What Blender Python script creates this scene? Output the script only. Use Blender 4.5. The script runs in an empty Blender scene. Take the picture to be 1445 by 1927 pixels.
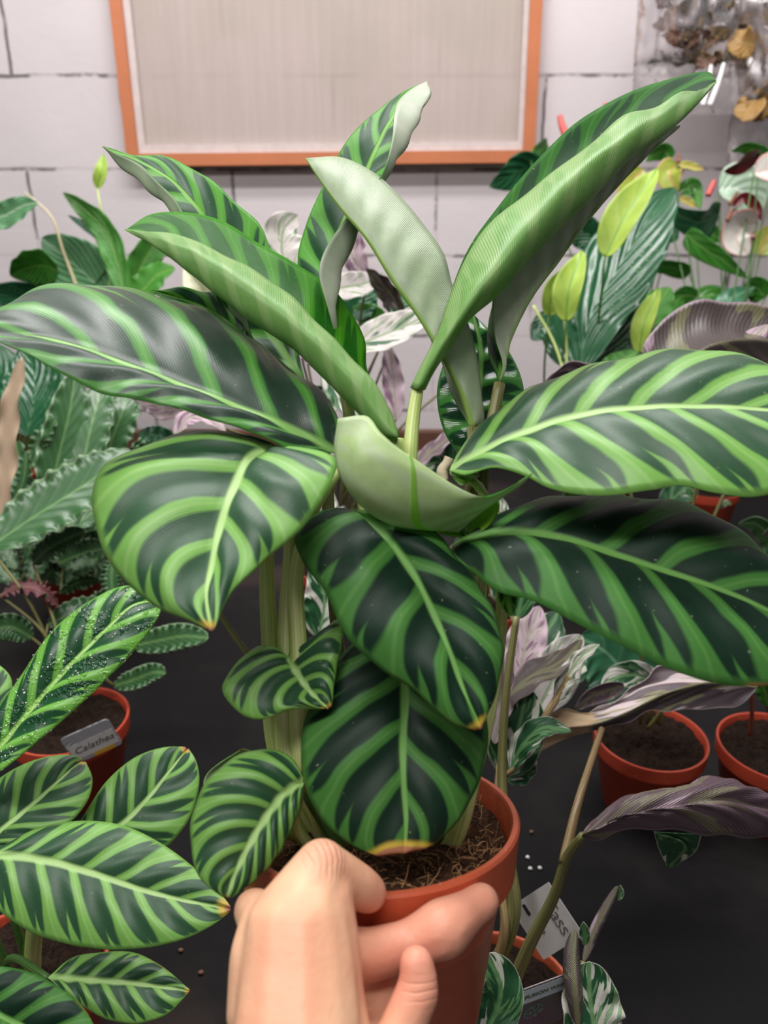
import bpy, bmesh, math, random
import numpy as np
from mathutils import Vector, Matrix, noise as mnoise

random.seed(7)
C = bpy.context.scene.collection
# ------------------------------------------------------------------ camera, world, lights, exposure
F, PITCH, CAMZ = 1450.0, math.radians(21.0), 1.40
CP, SP = math.cos(PITCH), math.sin(PITCH)
cam_data = bpy.data.cameras.new('camera'); cam = bpy.data.objects.new('camera', cam_data); C.objects.link(cam)
cam.location = (0, 0, CAMZ); cam.rotation_euler = (math.pi/2 - PITCH, 0, 0)
cam_data.sensor_fit = 'VERTICAL'; cam_data.sensor_height = 36; cam_data.lens = F/1927*36
cam_data.clip_start = 0.02
cam_data.dof.use_dof = True; cam_data.dof.focus_distance = 0.42; cam_data.dof.aperture_fstop = 10.0
bpy.context.scene.camera = cam
w = bpy.data.worlds.new('world'); bpy.context.scene.world = w; w.use_nodes = True
w.node_tree.nodes['Background'].inputs[0].default_value = (1.0, 0.97, 0.96, 1)
w.node_tree.nodes['Background'].inputs[1].default_value = 0.14
vs = bpy.context.scene.view_settings
vs.view_transform = 'Standard'; vs.look = 'None'; vs.gamma = 1.0; vs.use_curve_mapping = False
vs.exposure = 0.0

def area(name, loc, rot, sx, sy, power, colr=(1, 1, 1)):
    l = bpy.data.lights.new(name, 'AREA'); l.shape = 'RECTANGLE'; l.size = sx; l.size_y = sy
    l.energy = power; l.color = colr
    o = bpy.data.objects.new(name, l); C.objects.link(o); o.location = loc; o.rotation_euler = rot
    return o
# rows of ceiling tubes above the bench
area('ceiling_tube_light', (-0.15, 0.95, 2.75), (0, 0, 0), 1.6, 0.16, 27, (1, 0.98, 0.96))
area('ceiling_tube_light', (0.1, 1.30, 2.75), (math.radians(18), 0, 0), 2.4, 0.16, 22, (1, 0.97, 0.96))
area('ceiling_tube_light', (-0.55, -0.25, 2.6), (math.radians(20), 0, 0), 1.8, 0.20, 24, (1, 0.97, 0.94))

# ------------------------------------------------------------------ helpers
def P(x, y, d):
    dx = (x-722.5)/F; dy = (963.5-y)/F
    return np.array([dx*d, d*(CP+SP*dy), CAMZ + d*(-SP+CP*dy)])
def PY(x, y, Y):
    return P(x, y, Y/(CP+SP*(963.5-y)/F))
def dir_of(x, y): return P(x, y, 1.0) - np.array([0, 0, CAMZ])
def srgb(r, g, b):
    f = lambda c: ((c/255+0.055)/1.055)**2.4 if c > 10 else c/255/12.92
    return (f(r), f(g), f(b), 1)
OFF = {}
def _link(o, parent, off):
    C.objects.link(o)
    if parent is not None: o.parent = parent
    OFF[o.name] = off
    return o
def thing(name, label, cat, loc, group=None):
    o = bpy.data.objects.new(name, None); o.empty_display_size = 0.02
    C.objects.link(o); o.location = tuple(loc); OFF[o.name] = np.array(loc, float)
    o['label'] = label; o['category'] = cat
    if group: o['group'] = group
    return o
def tag(o, label=None, cat=None, group=None, kind=None):
    if label: o['label'] = label
    if cat: o['category'] = cat
    if group: o['group'] = group
    if kind: o['kind'] = kind
    return o
def mk(name, verts, faces, mats, parent=None, smooth=True, midx=None, uvs=None, origin=None):
    """world-space verts -> one mesh object"""
    verts = np.asarray(verts, float)
    off = OFF[parent.name] if parent is not None else (np.array(origin, float) if origin is not None else verts.mean(0))
    me = bpy.data.meshes.new(name); me.from_pydata((verts-off).tolist(), [], [list(map(int, f)) for f in faces])
    for m in (mats if isinstance(mats, (list, tuple)) else [mats]): me.materials.append(m)
    if midx is not None: me.polygons.foreach_set('material_index', np.asarray(midx, np.int32))
    me.polygons.foreach_set('use_smooth', [smooth]*len(me.polygons))
    if uvs:
        li = np.zeros(len(me.loops), np.int32); me.loops.foreach_get('vertex_index', li)
        for k, arr in uvs.items():
            l = me.uv_layers.new(name=k); l.data.foreach_set('uv', np.asarray(arr, np.float32)[li].ravel())
    me.update()
    o = bpy.data.objects.new(name, me)
    _link(o, parent, off)
    if parent is None: o.location = tuple(off)
    return o
def from_bm(name, bm, mats, parent=None, smooth=False, origin=None):
    bm.verts.ensure_lookup_table(); bm.verts.index_update()
    v = [list(x.co) for x in bm.verts]; f = [[q.index for q in p.verts] for p in bm.faces]
    bm.free()
    return mk(name, v, f, mats, parent, smooth, origin=origin)
def box_bm(bm, lo, hi, M=None):
    vs_ = []
    for x in (lo[0], hi[0]):
        for y in (lo[1], hi[1]):
            for z in (lo[2], hi[2]):
                c = Vector((x, y, z)); vs_.append(bm.verts.new(M @ c if M else c))
    for f in ((0,1,3,2),(4,6,7,5),(0,4,5,1),(2,3,7,6),(0,2,6,4),(1,5,7,3)): bm.faces.new([vs_[i] for i in f])
def cr(pts, ts):
    """Catmull-Rom through pts (k,3), chord parametrised, sampled at ts in 0..1"""
    p = np.asarray(pts, float); n = len(p)
    if n == 2: return p[0]+(p[1]-p[0])*np.asarray(ts)[:, None]
    dl = np.sqrt(np.linalg.norm(np.diff(p, axis=0), axis=1)+1e-9)*0+np.linalg.norm(np.diff(p, axis=0), axis=1)+1e-7
    k = np.concatenate([[0], np.cumsum(dl)]); k /= k[-1]
    m = np.zeros_like(p)
    for i in range(n):
        if i == 0: m[i] = (p[1]-p[0])/(k[1]-k[0])
        elif i == n-1: m[i] = (p[-1]-p[-2])/(k[-1]-k[-2])
        else:
            a = (p[i]-p[i-1])/(k[i]-k[i-1]); b = (p[i+1]-p[i])/(k[i+1]-k[i])
            wa = k[i+1]-k[i]; wb = k[i]-k[i-1]
            m[i] = (a*wa+b*wb)/(wa+wb)
    out = []
    for t in ts:
        i = min(max(int(np.searchsorted(k, t, side='right'))-1, 0), n-2)
        h = k[i+1]-k[i]; s = (t-k[i])/h
        out.append((2*s**3-3*s*s+1)*p[i]+(s**3-2*s*s+s)*h*m[i]+(-2*s**3+3*s*s)*p[i+1]+(s**3-s*s)*h*m[i+1])
    return np.array(out)
def grid_normals(G):
    du = np.gradient(G, axis=0); dv = np.gradient(G, axis=1)
    n = np.cross(dv, du); l = np.linalg.norm(n, axis=2, keepdims=True)
    n = n/np.maximum(l, 1e-9)
    for i in (0, -1):   # poles
        n[i] = n[1 if i == 0 else -2]
    return n
def leaf_mesh(name, G, V, N, s, mats, parent, thick=0.0004, ripple=0.0006, wave=0.0, nw=6, seed=0, wexp=2.2):
    """G: (nu+1, nv, 3) grid; V: v coordinate of each column"""
    nu, nv = G.shape[0]-1, G.shape[1]
    U = np.linspace(0, 1, nu+1); rnd = random.Random(seed)
    n = grid_normals(G); av = np.abs(V)
    ph = N*(U[:, None]-s*av[None, :]**0.9)
    env = np.sin(np.pi*np.clip(U, 0, 1))**0.5
    if ripple: G = G + n*(ripple*np.sin(2*np.pi*ph+1.2)*(np.sin(np.pi*np.clip(av, 0, 1)**0.8)[None, :])*env[:, None])[..., None]
    if wave:
        p1, p2 = rnd.random()*6, rnd.random()*6
        wv = np.sin(2*np.pi*nw*U+p1)[:, None]*(V > 0)[None, :]+np.sin(2*np.pi*nw*1.13*U+p2)[:, None]*(V <= 0)[None, :]
        wv = wv+0.5*np.sin(2*np.pi*nw*0.47*U+p2)[:, None]
        G = G + n*(wave*wv*(av**wexp)[None, :]*env[:, None])[..., None]
    n = grid_normals(G)
    B = G - n*thick
    # distance from the midrib, in metres
    i0 = int(np.argmin(av)); seg = np.linalg.norm(np.diff(G, axis=1), axis=2)
    cum = np.concatenate([np.zeros((nu+1, 1)), np.cumsum(seg, 1)], 1); dist = np.abs(cum-cum[:, i0:i0+1])
    nvt = (nu+1)*nv
    verts = np.concatenate([G.reshape(-1, 3), B.reshape(-1, 3)])
    uv = np.stack([np.repeat(U, nv), np.tile(V, nu+1)], 1); pd = np.stack([ph.ravel(), dist.ravel()], 1)
    faces, mi = [], []
    idx = lambda i, j: i*nv+j
    for i in range(nu):
        for j in range(nv-1):
            a, b, c, d = idx(i, j), idx(i, j+1), idx(i+1, j+1), idx(i+1, j)
            faces.append((a, b, c, d)); mi.append(0)
            faces.append((d+nvt, c+nvt, b+nvt, a+nvt)); mi.append(1)
        for j in (0, nv-1):
            a, d = idx(i, j), idx(i+1, j)
            faces.append((a, d, d+nvt, a+nvt) if j == 0 else (d, a, a+nvt, d+nvt)); mi.append(0)
    for i in (0, nu):
        for j in range(nv-1):
            a, b = idx(i, j), idx(i, j+1)
            faces.append((b, a, a+nvt, b+nvt) if i == 0 else (a, b, b+nvt, a+nvt)); mi.append(0)
    return mk(name, verts, faces, mats, parent, True, mi, {'uv': np.concatenate([uv, uv]), 'ph': np.concatenate([pd, pd])})
def cleaf(parent, curves, mats, N=8, s=0.2, bulge=0.003, nu=72, nh=14, name='leaf', **kw):
    """leaf lofted through longitudinal curves [(v, [(x,y,d)...])...] with v from -1 to 1"""
    ts = np.linspace(0, 1, nu+1)
    vs_ = [c[0] for c in curves]
    S = [cr([P(*q) for q in c[1]], ts) for c in curves]
    if len(curves) == 3:
        V = np.concatenate([np.linspace(-1, 0, nh+1), np.linspace(0, 1, nh+1)[1:]])
        L, M, R = S
        nn = np.cross(R-L, np.gradient(M, axis=0)); nn /= np.maximum(np.linalg.norm(nn, axis=1, keepdims=True), 1e-9)
        for _ in range(6): nn[1:-1] = (nn[:-2]+nn[1:-1]+nn[2:])/3
        G = np.zeros((nu+1, len(V), 3))
        bl, br = bulge if isinstance(bulge, tuple) else (bulge, bulge)
        env = np.sin(np.pi*ts)**0.6
        for j, v in enumerate(V):
            t = abs(v); E_ = L if v < 0 else R; b = bl if v < 0 else br
            G[:, j] = M+(E_-M)*t + nn*(b*4*t*(1-t)*env)[:, None]
    else:
        V = np.unique(np.concatenate([np.linspace(-1, 1, 2*nh+1), vs_]).round(6))
        A = np.stack(S, 1); G = np.zeros((nu+1, len(V), 3)); vk = np.array(vs_)
        for j, v in enumerate(V):
            i = min(max(int(np.searchsorted(vk, v, side='right'))-1, 0), len(vk)-2)
            h = vk[i+1]-vk[i]; q = (v-vk[i])/h
            def tan(k):
                if k == 0: return (A[:, 1]-A[:, 0])/(vk[1]-vk[0])
                if k == len(vk)-1: return (A[:, -1]-A[:, -2])/(vk[-1]-vk[-2])
                return (A[:, k+1]-A[:, k-1])/(vk[k+1]-vk[k-1])
            G[:, j] = (2*q**3-3*q*q+1)*A[:, i]+(q**3-2*q*q+q)*h*tan(i)+(-2*q**3+3*q*q)*A[:, i+1]+(q**3-q*q)*h*tan(i+1)
    return leaf_mesh(name, G, V, N, s, mats, parent, **kw)
SH = {'ovate': (0.55, 0.75), 'lance': (0.8, 0.85), 'heart': (0.28, 0.85), 'strap': (0.5, 0.5), 'spathe': (0.6, 1.1), 'obovate': (0.75, 0.45)}
def sleaf(parent, mid, wpx, mats, roll=0, cup=0.15, shape='lance', N=8, s=0.25, nu=40, nh=8, twist=0, bend=0, name='leaf', **kw):
    """leaf from its midrib [(x,y,d)...], half width in pixels at its mean depth, rolled about the midrib"""
    ts = np.linspace(0, 1, nu+1); M = cr([P(*q) for q in mid], ts)
    T = np.gradient(M, axis=0); T /= np.linalg.norm(T, axis=1, keepdims=True)
    view = np.array([0, 0, CAMZ])-M.mean(0); view /= np.linalg.norm(view)
    dm = np.mean([q[2] for q in mid]); wm = wpx*dm/F
    a, b = SH[shape]; um = a/(a+b)
    f = (np.maximum(ts, 1e-6)**a*np.maximum(1-ts, 0)**b)/(um**a*(1-um)**b)
    V = np.linspace(-1, 1, 2*nh+1); G = np.zeros((nu+1, 2*nh+1, 3))
    for i in range(nu+1):
        A = np.cross(T[i], view); A /= max(np.linalg.norm(A), 1e-6); n0 = np.cross(A, T[i])
        r = math.radians(roll+twist*(ts[i]-0.5)); A2 = A*math.cos(r)+n0*math.sin(r); n2 = np.cross(A2, T[i])
        if bend:   # roll the blade into a tube about its midrib
            for j, v in enumerate(V):
                th = bend*v; G[i, j] = M[i]+wm*f[i]*(A2*math.sin(th)/bend+n2*(1-math.cos(th))/bend)
        else:
            G[i] = M[i]+(V[:, None]*A2+(np.abs(V)**1.3*cup)[:, None]*n2)*wm*f[i]
    kw.setdefault('ripple', 0.0)
    return leaf_mesh(name, G, V, N, s, mats, parent, **kw)
def tube(name, pts, rad, mats, parent=None, ns=12, nu=None, flat=1.0):
    pts = np.asarray(pts, float); nu = nu or max(8, 6*len(pts)); ts = np.linspace(0, 1, nu+1)
    M = cr(pts, ts); r = np.interp(ts, np.linspace(0, 1, len(np.atleast_1d(rad))), np.atleast_1d(rad)) if np.ndim(rad) else np.full(nu+1, rad)
    T = np.gradient(M, axis=0); T /= np.linalg.norm(T, axis=1, keepdims=True)
    ref = np.array([0.3, 1, 0.2]); verts, faces, uv = [], [], []
    for i in range(nu+1):
        a = np.cross(T[i], ref); a /= np.linalg.norm(a); b = np.cross(T[i], a)
        for k in range(ns):
            t = 2*math.pi*k/ns; verts.append(M[i]+r[i]*(a*math.cos(t)+b*flat*math.sin(t))); uv.append((ts[i], k/ns))
    for i in range(nu):
        for k in range(ns):
            faces.append((i*ns+k, i*ns+(k+1) % ns, (i+1)*ns+(k+1) % ns, (i+1)*ns+k))
    c0, c1 = len(verts), len(verts)+1; verts += [M[0], M[-1]]; uv += [(0, 0), (1, 0)]
    for k in range(ns):
        faces.append((c0, (k+1) % ns, k)); faces.append((c1, nu*ns+k, nu*ns+(k+1) % ns))
    return mk(name, verts, faces, mats, parent, True, None, {'uv': uv})
def PX(*q): return [P(*a) for a in q]
def lathe(name, prof, M, mats, parent, seg=64, origin=None):
    verts, faces = [], []
    for (r, z) in prof:
        for k in range(seg):
            t = 2*math.pi*k/seg; verts.append(list(M @ Vector((r*math.cos(t), r*math.sin(t), z))))
    n = len(prof)
    for i in range(n-1):
        for k in range(seg):
            faces.append((i*seg+k, i*seg+(k+1) % seg, (i+1)*seg+(k+1) % seg, (i+1)*seg+k))
    if prof[0][0] > 1e-4: faces.append(list(range(seg))[::-1])
    if prof[-1][0] > 1e-4: faces.append([(n-1)*seg+k for k in range(seg)])
    o = mk(name, verts, faces, mats, parent, True, origin=origin)
    m = o.modifiers.new('edge', 'EDGE_SPLIT'); m.split_angle = math.radians(40)
    return o

# ------------------------------------------------------------------ node helper and materials
class NT:
    def __init__(s, name):
        s.mat = bpy.data.materials.new(name); s.mat.use_nodes = True; s.t = s.mat.node_tree
        s.t.nodes.clear(); s.out = s.t.nodes.new('ShaderNodeOutputMaterial')
    def n(s, typ, **kw):
        x = s.t.nodes.new(typ)
        for k, v in kw.items(): setattr(x, k, v)
        return x
    def set(s, sock, v):
        if isinstance(v, bpy.types.NodeSocket): s.t.links.new(v, sock)
        else: sock.default_value = v
    def m(s, op, a, b=0.0, c=0.0):
        x = s.n('ShaderNodeMath', operation=op)
        for i, v in enumerate((a, b, c)): s.set(x.inputs[i], v)
        return x.outputs[0]
    def ss(s, v, a, b, lo=0.0, hi=1.0):
        """smoothstep: lo at a, hi at b"""
        x = s.n('ShaderNodeMapRange', interpolation_type='SMOOTHSTEP'); flip = isinstance(a, float) and isinstance(b, float) and a > b
        if flip: a, b, lo, hi = b, a, hi, lo
        for k, q in zip(('Value', 'From Min', 'From Max', 'To Min', 'To Max'), (v, a, b, lo, hi)): s.set(x.inputs[k], q)
        return x.outputs[0]
    def mix(s, f, a, b, bt='MIX'):
        x = s.n('ShaderNodeMix', data_type='RGBA', blend_type=bt)
        s.set(x.inputs['Factor'], f); s.set(x.inputs[6], a); s.set(x.inputs[7], b)
        return x.outputs[2]
    def noise(s, vec, scale, detail=3, rough=0.5, col=False):
        x = s.n('ShaderNodeTexNoise'); s.set(x.inputs['Vector'], vec); x.inputs['Scale'].default_value = scale
        x.inputs['Detail'].default_value = detail; x.inputs['Roughness'].default_value = rough
        return x.outputs['Color' if col else 'Fac']
    def xyz(s, a, b=0.0, c=0.0):
        x = s.n('ShaderNodeCombineXYZ')
        for i, v in enumerate((a, b, c)): s.set(x.inputs[i], v)
        return x.outputs[0]
    def sep(s, v):
        x = s.n('ShaderNodeSeparateXYZ'); s.set(x.inputs[0], v); return x.outputs
    def obj(s): return s.n('ShaderNodeTexCoord').outputs['Object']
    def uv(s, name): return s.n('ShaderNodeUVMap', uv_map=name).outputs[0]
    def bump(s, h, dist=0.001, strength=1.0):
        x = s.n('ShaderNodeBump'); s.set(x.inputs['Height'], h); x.inputs['Distance'].default_value = dist; x.inputs['Strength'].default_value = strength
        return x.outputs[0]
    def bsdf(s, color, rough=0.5, spec=0.5, normal=None, **kw):
        x = s.n('ShaderNodeBsdfPrincipled'); s.set(x.inputs['Base Color'], color); s.set(x.inputs['Roughness'], rough)
        s.set(x.inputs['Specular IOR Level'], spec)
        if normal is not None: s.set(x.inputs['Normal'], normal)
        for k, v in kw.items(): s.set(x.inputs[k], v)
        return x.outputs[0]
    def mixs(s, f, a, b):
        x = s.n('ShaderNodeMixShader'); s.set(x.inputs[0], f); s.set(x.inputs[1], a); s.set(x.inputs[2], b); return x.outputs[0]
    def transl(s, color):
        x = s.n('ShaderNodeBsdfTranslucent'); s.set(x.inputs[0], color); return x.outputs[0]
    def done(s, sh): s.set(s.out.inputs['Surface'], sh); return s.mat

def zebra(name, dark, light, rib, under=False, rough=0.4, spec=0.5, tip=0.0, trans=0.12, contrast=1.0, wscale=1.0, rot=0.0, wet=0.0):
    q = NT(name)
    uv = q.sep(q.uv('uv')); ph = q.sep(q.uv('ph')); u, v, p, dist = uv[0], uv[1], ph[0], ph[1]
    ob = q.obj(); av = q.m('ABSOLUTE', v)
    n1 = q.noise(ob, 38, 1.5); n2 = q.noise(ob, 160, 3)
    side = q.m('MULTIPLY', q.m('GREATER_THAN', v, 0.0), 0.38)
    p1 = q.m('ADD', q.m('ADD', p, side), q.m('MULTIPLY', q.m('SUBTRACT', n1, 0.5), 0.30))
    t = q.m('MULTIPLY', q.m('ABSOLUTE', q.m('SUBTRACT', q.m('FRACT', p1), 0.5)), 2.0)
    w = q.m('MULTIPLY', q.m('ADD', 0.31*wscale, q.m('MULTIPLY', q.m('POWER', av, 5.0), 0.45)), q.m('ADD', 0.8, q.m('MULTIPLY', n1, 0.4)))
    l1 = q.ss(q.m('SUBTRACT', t, w), 0.10, -0.10)
    t2 = q.m('SUBTRACT', 1.0, t)
    gate = q.noise(q.xyz(q.m('FLOOR', q.m('ADD', p1, 0.5)), q.m('SIGN', v), 3.7), 1.37, 0)
    w2 = q.m('MULTIPLY', q.m('SUBTRACT', av, q.m('ADD', 0.40, q.m('MULTIPLY', gate, 0.75))), 0.75)
    l2 = q.ss(q.m('SUBTRACT', t2, w2), 0.07, -0.07)
    mg = q.ss(av, 0.90, 0.99)
    rw = q.m('MULTIPLY', q.m('SUBTRACT', 1.0, q.m('MULTIPLY', u, 0.72)), 0.0027)
    rb = q.ss(q.m('DIVIDE', dist, rw), 1.5, 0.5)
    lt = q.m('MAXIMUM', q.m('MAXIMUM', l1, l2), mg)
    lt = q.m('MULTIPLY', lt, contrast)
    core = q.m('MULTIPLY', q.ss(t, 0.14, 0.0), 0.28)
    # fine parallel veins between the stripes
    vein = q.m('SINE', q.m('MULTIPLY', p, 2*math.pi*19))
    dk = q.mix(q.m('MULTIPLY', n2, 0.6), dark, tuple(min(1, c*1.9) for c in dark[:3])+(1,))
    lc = q.mix(q.m('MULTIPLY', n2, 0.5), light, tuple(c*0.72 for c in light[:3])+(1,))
    col = q.mix(lt, dk, lc)
    col = q.mix(q.m('MULTIPLY', core, 1.0 if not under else 0.3), col, rib)
    vs_ = 0.03 if not under else 0.12 if trans < .28 else 0.03
    col = q.mix(q.m('MULTIPLY', q.ss(vein, 0.55, 1.0), vs_), col, (light if not under else dark))
    col = q.mix(rb, col, rib)
    # small specks and scars of wear
    sp = q.m('MULTIPLY', q.ss(q.noise(ob, 420, 1), 0.74, 0.80), 0.35)
    col = q.mix(sp, col, srgb(170, 175, 150))
    if tip > 0:
        d_ = q.m('ADD', u, q.m('ADD', q.m('MULTIPLY', q.m('SUBTRACT', n1, 0.5), 0.10), q.m('MULTIPLY', q.m('POWER', av, 3.0), -0.015)))
        col = q.mix(q.ss(d_, 1.0-tip*1.9, 1.0-tip*0.9), col, srgb(200, 175, 70))
        col = q.mix(q.ss(d_, 1.0-tip*0.8, 1.0-tip*0.35), col, srgb(178, 122, 92))
        edge = q.m('MULTIPLY', q.ss(av, 0.955, 0.995), q.ss(q.noise(ob, 30, 2), 0.55, 0.66))
        col = q.mix(q.m('MULTIPLY', edge, q.ss(u, 0.55, 0.8)), col, srgb(180, 120, 80))
    h = q.m('ADD', q.m('MULTIPLY', vein, 0.04 if not under else 0.14 if trans < .28 else 0.03), q.m('ADD', q.m('MULTIPLY', rb, 1.2 if under else -1.0), q.m('MULTIPLY', n2, 0.25)))
    ro = q.m('ADD', rough-0.06, q.m('MULTIPLY', n1, 0.14))
    if wet > 0:
        wn = q.ss(q.noise(ob, 70, 4, 0.65), 0.50, 0.58)
        ro = q.m('SUBTRACT', ro, q.m('MULTIPLY', wn, wet)); ro = q.m('MAXIMUM', ro, 0.05)
        h = q.m('ADD', h, q.m('MULTIPLY', q.m('MULTIPLY', wn, q.noise(ob, 420, 2)), 6.0))
    nb = q.bump(h, 0.0005, 0.55)
    sh = q.bsdf(col, ro, spec, nb)
    return q.done(q.mixs(trans, sh, q.transl(col)) if trans else sh)

def varieg(name, white, green, pale, under=False, thr=0.5, rough=0.4, trans=0.1, dry=0.0):
    """patches drawn out along the side veins"""
    q = NT(name)
    uv = q.sep(q.uv('uv')); ph = q.sep(q.uv('ph')); u, v, p, dist = uv[0], uv[1], ph[0], ph[1]
    av = q.m('ABSOLUTE', v); ob = q.obj()
    rnd = q.n('ShaderNodeObjectInfo').outputs['Random']
    vec = q.xyz(q.m('MULTIPLY', p, 0.55), q.m('MULTIPLY', v, 0.9), q.m('MULTIPLY', rnd, 40.0))
    a = q.noise(vec, 1.05, 2.5, 0.55); vec2 = q.xyz(q.m('MULTIPLY', p, 0.7), q.m('MULTIPLY', v, 0.7), q.m('ADD', q.m('MULTIPLY', rnd, 40.0), 9.0))
    b = q.noise(vec2, 1.7, 2.5, 0.55)
    col = q.mix(q.ss(a, thr-0.015, thr+0.015), white, green)
    col = q.mix(q.m('MULTIPLY', q.ss(b, 0.56, 0.59), 0.85), col, pale)
    rb = q.ss(q.m('DIVIDE', dist, 0.0014), 1.5, 0.5); col = q.mix(rb, col, pale)
    col = q.mix(q.m('MULTIPLY', q.ss(av, 0.95, 0.99), 0.7), col, white)
    vein = q.m('SINE', q.m('MULTIPLY', p, 2*math.pi*7))
    col = q.mix(q.m('MULTIPLY', q.ss(vein, 0.4, 1.0), 0.10), col, green)
    if dry:
        dn = q.m('ADD', u, q.m('MULTIPLY', q.m('SUBTRACT', q.noise(ob, 60, 3), 0.5), 0.12))
        col = q.mix(q.ss(dn, dry-0.02, dry+0.02), col, srgb(196, 168, 132))
    nb = q.bump(q.m('ADD', q.m('MULTIPLY', vein, 0.3), q.noise(ob, 200, 3)), 0.0006, 0.5)
    sh = q.bsdf(col, rough, 0.45, nb)
    return q.done(q.mixs(trans, sh, q.transl(col)))

def plainleaf(name, base, vein_c, rough=0.3, groove=0.6, nper=1.0, trans=0.15, rim=None, ribw=0.0016, spec=0.5, ribs=0.5):
    q = NT(name)
    uv = q.sep(q.uv('uv')); ph = q.sep(q.uv('ph')); u, v, p, dist = uv[0], uv[1], ph[0], ph[1]
    ob = q.obj(); n1 = q.noise(ob, 30, 3)
    vein = q.m('SINE', q.m('MULTIPLY', p, 2*math.pi*nper))
    col = q.mix(n1, tuple(c*0.7 for c in base[:3])+(1,), tuple(min(1, c*1.3) for c in base[:3])+(1,))
    col = q.mix(q.m('MULTIPLY', q.ss(vein, 0.6, 1.0), ribs*0.4), col, vein_c)
    col = q.mix(q.m('MULTIPLY', q.ss(q.m('DIVIDE', dist, ribw), 1.5, 0.5), ribs*1.6 if ribs < .6 else 1.0), col, vein_c)
    if rim: col = q.mix(q.m('MULTIPLY', q.ss(q.m('ABSOLUTE', v), 0.86, 0.97), 0.9), col, rim)
    nb = q.bump(q.m('ADD', q.m('MULTIPLY', vein, groove), q.m('MULTIPLY', n1, 0.4)), 0.002, 0.5)
    sh = q.bsdf(col, rough, spec, nb)
    return q.done(q.mixs(trans, sh, q.transl(col)) if trans else sh)

def stem_mat(name, a, b, rough=0.4):
    q = NT(name); uv = q.sep(q.uv('uv')); ob = q.obj()
    st = q.noise(q.xyz(q.m('MULTIPLY', uv[0], 0.6), q.m('MULTIPLY', uv[1], 9.0)), 2.2, 3)
    col = q.mix(q.ss(st, 0.38, 0.62), a, b)
    return q.done(q.bsdf(col, rough, 0.45, q.bump(st, 0.0006, 0.5)))
def simple(name, c, rough=0.5, spec=0.5, nscale=60, amt=0.15, bump=0.0, bscale=200, **kw):
    q = NT(name); ob = q.obj(); n = q.noise(ob, nscale, 4)
    col = q.mix(n, tuple(x*(1-amt) for x in c[:3])+(1,), tuple(min(1, x*(1+amt)) for x in c[:3])+(1,))
    nb = q.bump(q.noise(ob, bscale, 4), bump) if bump else None
    return q.done(q.bsdf(col, rough, spec, nb, **kw))

D1, L1, R1 = srgb(34, 70, 44), srgb(124, 180, 84), srgb(172, 210, 132)
Z_front = zebra('zebra_leaf_top', D1, L1, R1, rough=0.40, tip=0.0)
Z_sheen = zebra('zebra_leaf_top_aged', srgb(38, 58, 46), srgb(80, 146, 62), srgb(140, 190, 104), rough=0.36, wscale=0.85)
Z_tip = zebra('zebra_leaf_top_browned_tip', D1, L1, R1, rough=0.42, tip=0.024)
Z_dark = zebra('zebra_leaf_top_shaded', srgb(12, 36, 24), srgb(68, 122, 54), srgb(108, 158, 80), spec=0.22, rough=0.48, tip=0.03, trans=0.06)  # lower blades: shade from those above painted into the darker greens
Z_young = zebra('zebra_leaf_top_young', srgb(18, 66, 34), srgb(88, 164, 52), srgb(120, 180, 72), spec=0.22, rough=0.40, trans=0.2, contrast=0.95, wscale=1.15)
Z_fold = zebra('zebra_leaf_top_backlit', srgb(26, 92, 14), srgb(76, 160, 24), srgb(110, 185, 54), spec=0.22, rough=0.42, trans=0.35, contrast=0.8)  # saturated greens, the backlit glow of the fold put into the colour
Z_gloss = zebra('zebra_leaf_top_glossy', srgb(20, 62, 36), srgb(70, 140, 60), srgb(120, 170, 90), rough=0.16)
Z_wet = zebra('zebra_leaf_top_wet', srgb(20, 66, 36), srgb(112, 178, 70), srgb(160, 208, 112), rough=0.32, tip=0.0, wet=0.25)
U_pale = zebra('zebra_leaf_underside', srgb(158, 176, 144), srgb(182, 198, 166), srgb(160, 196, 100), under=True, rough=0.36, trans=0.2, contrast=0.8)
U_green = zebra('zebra_leaf_underside_green', srgb(112, 158, 82), srgb(158, 196, 122), srgb(160, 206, 96), under=True, rough=0.38, trans=0.25, contrast=0.8)
U_white = zebra('zebra_leaf_underside_pale', srgb(196, 206, 180), srgb(218, 226, 206), srgb(190, 214, 150), under=True, rough=0.4, trans=0.42, contrast=0.6)
U_bright = zebra('zebra_leaf_underside_fresh', srgb(112, 160, 62), srgb(140, 190, 80), srgb(170, 205, 110), under=True, rough=0.4, trans=0.35, contrast=0.6)
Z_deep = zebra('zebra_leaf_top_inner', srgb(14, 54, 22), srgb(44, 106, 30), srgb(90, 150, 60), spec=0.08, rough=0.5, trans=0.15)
U_lime = zebra('zebra_leaf_underside_lime', srgb(172, 200, 136), srgb(204, 220, 180), srgb(140, 200, 70), under=True, rough=0.4, trans=0.3, contrast=0.6)
S_main = stem_mat('zebra_stem', srgb(166, 192, 98), srgb(206, 216, 146))
S_pale = stem_mat('zebra_sheath_stem', srgb(182, 202, 108), srgb(226, 228, 172))
S_brown = stem_mat('brown_green_stem', srgb(96, 96, 56), srgb(140, 136, 84))
S_dark = stem_mat('dark_green_stem', srgb(52, 92, 44), srgb(92, 130, 64))
S_twig = stem_mat('twig_stem', srgb(112, 84, 56), srgb(150, 132, 88))
POT = None
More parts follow.
